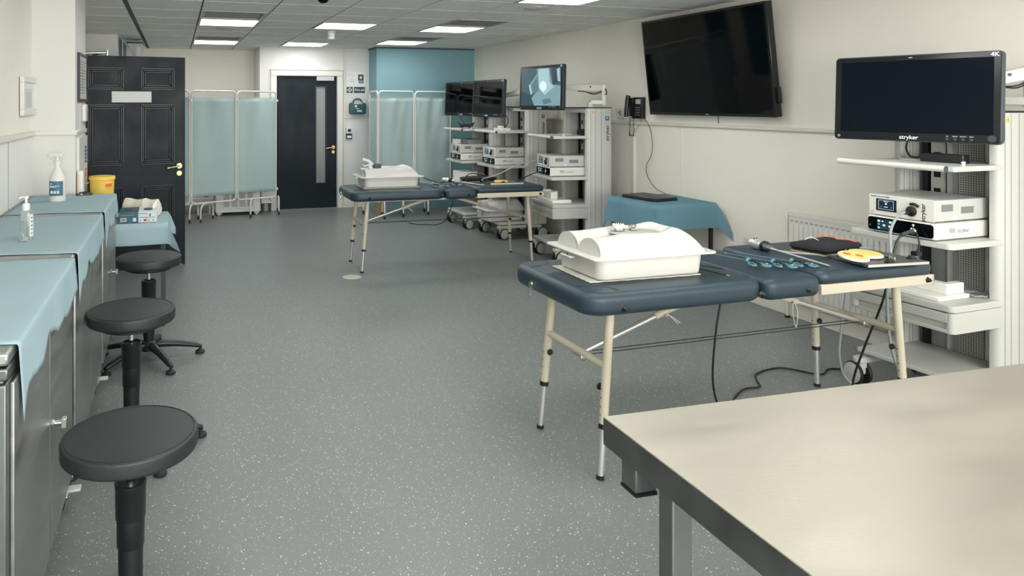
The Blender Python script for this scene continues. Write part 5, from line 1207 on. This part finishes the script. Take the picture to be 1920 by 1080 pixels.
# ================================================================== PRIVACY SCREENS
def make_screen(label, posts, zt, zb, feet, seed):
    t = thing('privacy_screen', label, 'privacy screen', (posts[0][0], posts[0][1], 0), 0, 'folding privacy screens'); o0 = Vector((posts[0][0], posts[0][1], 0))
    for k in range(len(posts) - 1):
        a = Vector((*posts[k], 0)) - o0; c = Vector((*posts[k + 1], 0)) - o0; d = (c - a); L_ = d.length; d.normalize(); a2 = a + d * 0.013; c2 = c - d * 0.013; L2 = (c2 - a2).length
        up = Vector((0, 0, 1)); r = 0.05; pts_ = []
        for (ox, oz, q) in ((r, zb + r, 2), (L2 - r, zb + r, 3), (L2 - r, zt - r, 0), (r, zt - r, 1)):
            for i in range(6): an = PI / 2 * q + PI / 2 * i / 5; pts_.append(a2 + d * (ox + r * math.cos(an)) + up * (oz + r * math.sin(an)))
        MB().tube(pts_, 0.0125, 12, smooth=False, closed=True).build('panel_frame', M_white, t)
        nx, nz = 48, 24; b = MB(); ps = []; nrm = Vector((-d.y, d.x, 0)); z0, z1 = zb + 0.085, zt - 0.085
        for j in range(nz + 1):
            v = j / nz
            for i in range(nx + 1):
                u = i / nx; z = z0 + (z1 - z0) * v - 0.010 * math.sin(u * PI) * (1 if j == nz else v) + (0.006 * math.sin(u * 23 + seed) if j == 0 else 0)
                amp = 0.013 * (0.45 + 0.6 * v) * math.sin(PI * min(u * 8, 1, (1 - u) * 8) / 2)
                w = amp * (math.sin(u * 9 + seed + k * 2 + v * 1.8) + 0.55 * math.sin(u * (24 - 7 * v) + seed * 3 + k - v * 3) * v ** 1.5)
                ps.append(a2 + d * (0.012 + (L2 - 0.024) * u) + nrm * w + up * z)
        base = b.pts(ps)
        for j in range(nz):
            for i in range(nx): q = base + j * (nx + 1) + i; b.face((q, q + 1, q + nx + 2, q + nx + 1))
        cu = b.build('curtain', M_curtain, t, sharp=180); cu.modifiers.new('s', 'SOLIDIFY').thickness = 0.0015
        MB().tube([a2 + d * 0.0 + up * (z1 + 0.004), c2 + up * (z1 + 0.004)], 0.003, 6).build('curtain_rod', M_white, t)
    for k, (x, y) in enumerate(posts):
        p = Vector((x, y, 0)) - o0
        MB().cyl(p + Vector((0, 0, zb + 0.10)), p + Vector((0, 0, zb + 0.13)), 0.021).cyl(p + Vector((0, 0, zt - 0.14)), p + Vector((0, 0, zt - 0.11)), 0.021).build('hinge', M_white, t)
    for (x, y, ang, L_) in feet:
        p = Vector((x, y, 0)) - o0; dd = Vector((math.cos(ang), math.sin(ang), 0))
        for s in (-1, 1):
            e = p + dd * L_ * s
            lg = MB().tube([p + Vector((0, 0, zb)), p + dd * L_ * 0.45 * s + Vector((0, 0, zb - 0.002)), p + dd * L_ * 0.85 * s + Vector((0, 0, zb - 0.03)), e + Vector((0, 0, zb - 0.08)), e + Vector((0, 0, 0.05))], 0.011, 10).build('leg', M_white, t)
            MB().lathe([(0.010, -0.012), (0.024, -0.010), (0.026, 0.0), (0.024, 0.010), (0.010, 0.012)], e + Vector((0, 0, 0.026)), 18, 'X').build('castor', M_rubber, lg)
    return t
make_screen('folding privacy screen with pale teal curtain beside the open black door', [(-0.42, 9.75), (0.19, 9.62), (0.80, 9.87), (1.37, 10.06)], 1.715, 0.235,
            [(0.235, 9.70, R(70), 0.17), (0.40, 9.68, R(60), 0.17), (1.02, 9.93, R(75), 0.17), (1.40, 10.10, R(85), 0.14), (-0.2, 9.7, R(80), 0.17)], 1)
make_screen('folding privacy screen with pale teal curtain in front of the teal wall', [(2.655, 9.80), (2.625, 9.27), (3.215, 9.47), (3.80, 9.56)], 1.715, 0.235,
            [(2.72, 9.32, R(80), 0.15), (3.03, 9.42, R(75), 0.15), (3.40, 9.49, R(80), 0.15), (2.66, 9.74, R(20), 0.13)], 4)
# heater behind left screen
t = thing('floor_heater', 'cream slatted floor unit behind the left privacy screen', 'heater', (0.83, 10.16, 0))
MB().box(-0.30, 0.31, -0.12, 0.40, 0.045, 0.52).build('housing', M_white, t, bevel=0.006)
MB().box(-0.22, 0.24, -0.125, -0.12, 0.09, 0.40).build('front_panel', M_white, t, bevel=0.002)
b = MB()
for c in range(4):
    for r_ in range(13): b.box(-0.195 + c * 0.108, -0.115 + c * 0.108, -0.1262, -0.125, 0.125 + r_ * 0.018, 0.134 + r_ * 0.018)
b.build('louvre', M_grey, t)
for x in (-0.25, 0.26):
    for y in (-0.08, 0.36): MB().box(x - 0.035, x + 0.035, y - 0.02, y + 0.02, 0.02, 0.048).cyl((x, y, 0), (x, y, 0.024), 0.016).build('foot', M_white, t)
t = thing('metal_rack', 'dark metal rack with pale rails behind the left privacy screen', 'rack', (0.10, 10.4, 0))
MB().box(-0.25, 0.35, -0.1, 0.25, 0.24, 0.50).build('shelf_box', M_black, t)
for x in (-0.24, 0.0, 0.2, 0.36): MB().cyl((x, -0.12, 0.0), (x, -0.12, 0.6), 0.010).build('rail', M_white, t)
MB().cyl((-0.25, -0.12, 0.22), (0.37, -0.12, 0.22), 0.008).cyl((-0.25, -0.12, 0.55), (0.37, -0.12, 0.55), 0.008).box(-0.25, 0.37, -0.12, 0.25, 0.55, 0.56).build('crossrail', M_white, t)
t = thing('waste_bin', 'small white pedal bin at the wall corner behind the left screen', 'bin', (1.245, 10.27, 0.13))
MB().box(-0.075, 0.09, -0.07, 0.07, 0.0, 0.3).build('body', M_white, t, bevel=0.004)
MB().tube([(0.02, -0.075, 0.08), (0.08, -0.09, 0.03)], 0.005, 6).build('lever', M_chrome, t)
MB().box(-0.06, -0.03, -0.05, 0.05, -0.13, 0.0).build('leg', M_dkgrey, t)
MB().box(0.04, 0.07, -0.05, 0.05, -0.13, 0.0).build('leg', M_dkgrey, t)
o = MB().box(-0.075, 0.075, -0.06, 0.06, 0, 0.13).build('cardboard_box', M_wood, None, loc=(2.80, 9.75, 0), bevel=0.002); tag(o, 'small brown cardboard box on the floor by the teal wall', 'box')
o = MB().lathe([(0.085, 0), (0.085, 0.003), (0.078, 0.004), (0.02, 0.0045)], n=36).build('floor_plate', M_cream, None, loc=(1.515, 6.19, 0)); tag(o, 'round metal floor plate in front of the far massage table', 'floor plate')

# ================================================================== DOOR WALL SIGNS
yw = 10.37
t = thing('laminated_notice', 'clear laminated notice with a white cross symbol at the far wall', 'sign', (2.60, yw, 1.91))
MB().box(-0.14, 0.14, -0.003, 0, -0.11, 0.11).build('sheet', M_frost, t)
b = MB().box(0.03, 0.115, -0.0038, -0.003, -0.02, 0.075).box(0.04, 0.115, -0.0038, -0.003, -0.058, -0.026); b.m = 1
b.box(0.05, 0.095, -0.0045, -0.0036, 0.020, 0.036).box(0.064, 0.081, -0.0045, -0.0036, 0.004, 0.052).box(0.05, 0.105, -0.0045, -0.0036, -0.045, -0.038)
b.m = 2; b.box(-0.12, -0.03, -0.0038, -0.003, 0.065, 0.068).box(-0.12, 0.0, -0.0038, -0.003, -0.01, -0.006).box(-0.12, -0.03, -0.0038, -0.003, -0.035, -0.031).box(-0.122, -0.112, -0.0038, -0.003, 0.06, 0.075)
b.build('print', [M_navyink, M_frost, M_grey], t)
t = thing('first_aid_sign', 'dark first aid sign with a white cross above the green kit', 'sign', (2.595, yw, 1.752))
MB().box(-0.14, -0.048, -0.004, 0, -0.045, 0.045).box(-0.028, 0.14, -0.004, 0, -0.045, 0.045).build('plate', M_navyink, t)
MB().box(-0.128, -0.060, -0.005, -0.004, -0.012, 0.012).box(-0.106, -0.082, -0.005, -0.004, -0.034, 0.034).build('cross', M_frost, t)
text('lettering', 'First aid', 0.045, M_frost, t, (0.056, -0.005, 0.0), FACE_NY, bold=0.0008)
t = thing('first_aid_kit', 'dark green first aid case with a carry handle on the far wall', 'first aid kit', (2.61, yw, 1.39))
b = MB(); b.M = Matrix(((1, 0, 0, 0), (0, 0, -1, 0), (0, 1, 0, 0), (0, 0, 0, 1)))
b.slab(0, 0.085, 0.125, 0.085, 0.03, 0.004, 0.09, 0.015, 0.005); b.build('case', mat('kit_green', (34, 74, 84), 0.4), t)
MB().tube([(-0.075, -0.045, 0.165), (-0.05, -0.045, 0.21), (0, -0.045, 0.228), (0.05, -0.045, 0.21), (0.075, -0.045, 0.165)], 0.012, 10).build('handle', MATS['kit_green'], t)
MB().prism([(-0.07, -0.091, 0.15), (0.07, -0.091, 0.15), (0.05, -0.091, 0.185), (-0.05, -0.091, 0.185)], (0, 0.03, 0)).build('panel', M_pale, t)
b = MB().box(-0.05, -0.02, -0.092, -0.09, 0.105, 0.135).box(-0.04, 0.02, -0.092, -0.09, 0.08, 0.088)
for x in (-0.005, 0.02, 0.045): b.box(x - 0.009, x + 0.009, -0.092, -0.09, 0.035, 0.062)
b.build('print', M_frost, t)
MB().box(-0.115, -0.085, -0.07, -0.02, 0.168, 0.178).build('clip', M_yellow, t)
t = thing('key_safe', 'small wall box with a dark knob below the first aid kit', 'wall box', (2.487, yw, 1.018))
MB().box(-0.045, 0.045, -0.03, 0, 0.085, 0.175).build('upper_plate', M_alu, t, bevel=0.003)
MB().cyl((0, -0.03, 0.13), (0, -0.048, 0.13), 0.026).build('knob', M_blackpl, t)
MB().box(-0.045, 0.045, -0.035, 0, 0.0, 0.083).build('lower_box', M_navyink, t, bevel=0.004)
MB().box(-0.033, 0.033, -0.0365, -0.035, 0.018, 0.052).build('label', M_frost, t)
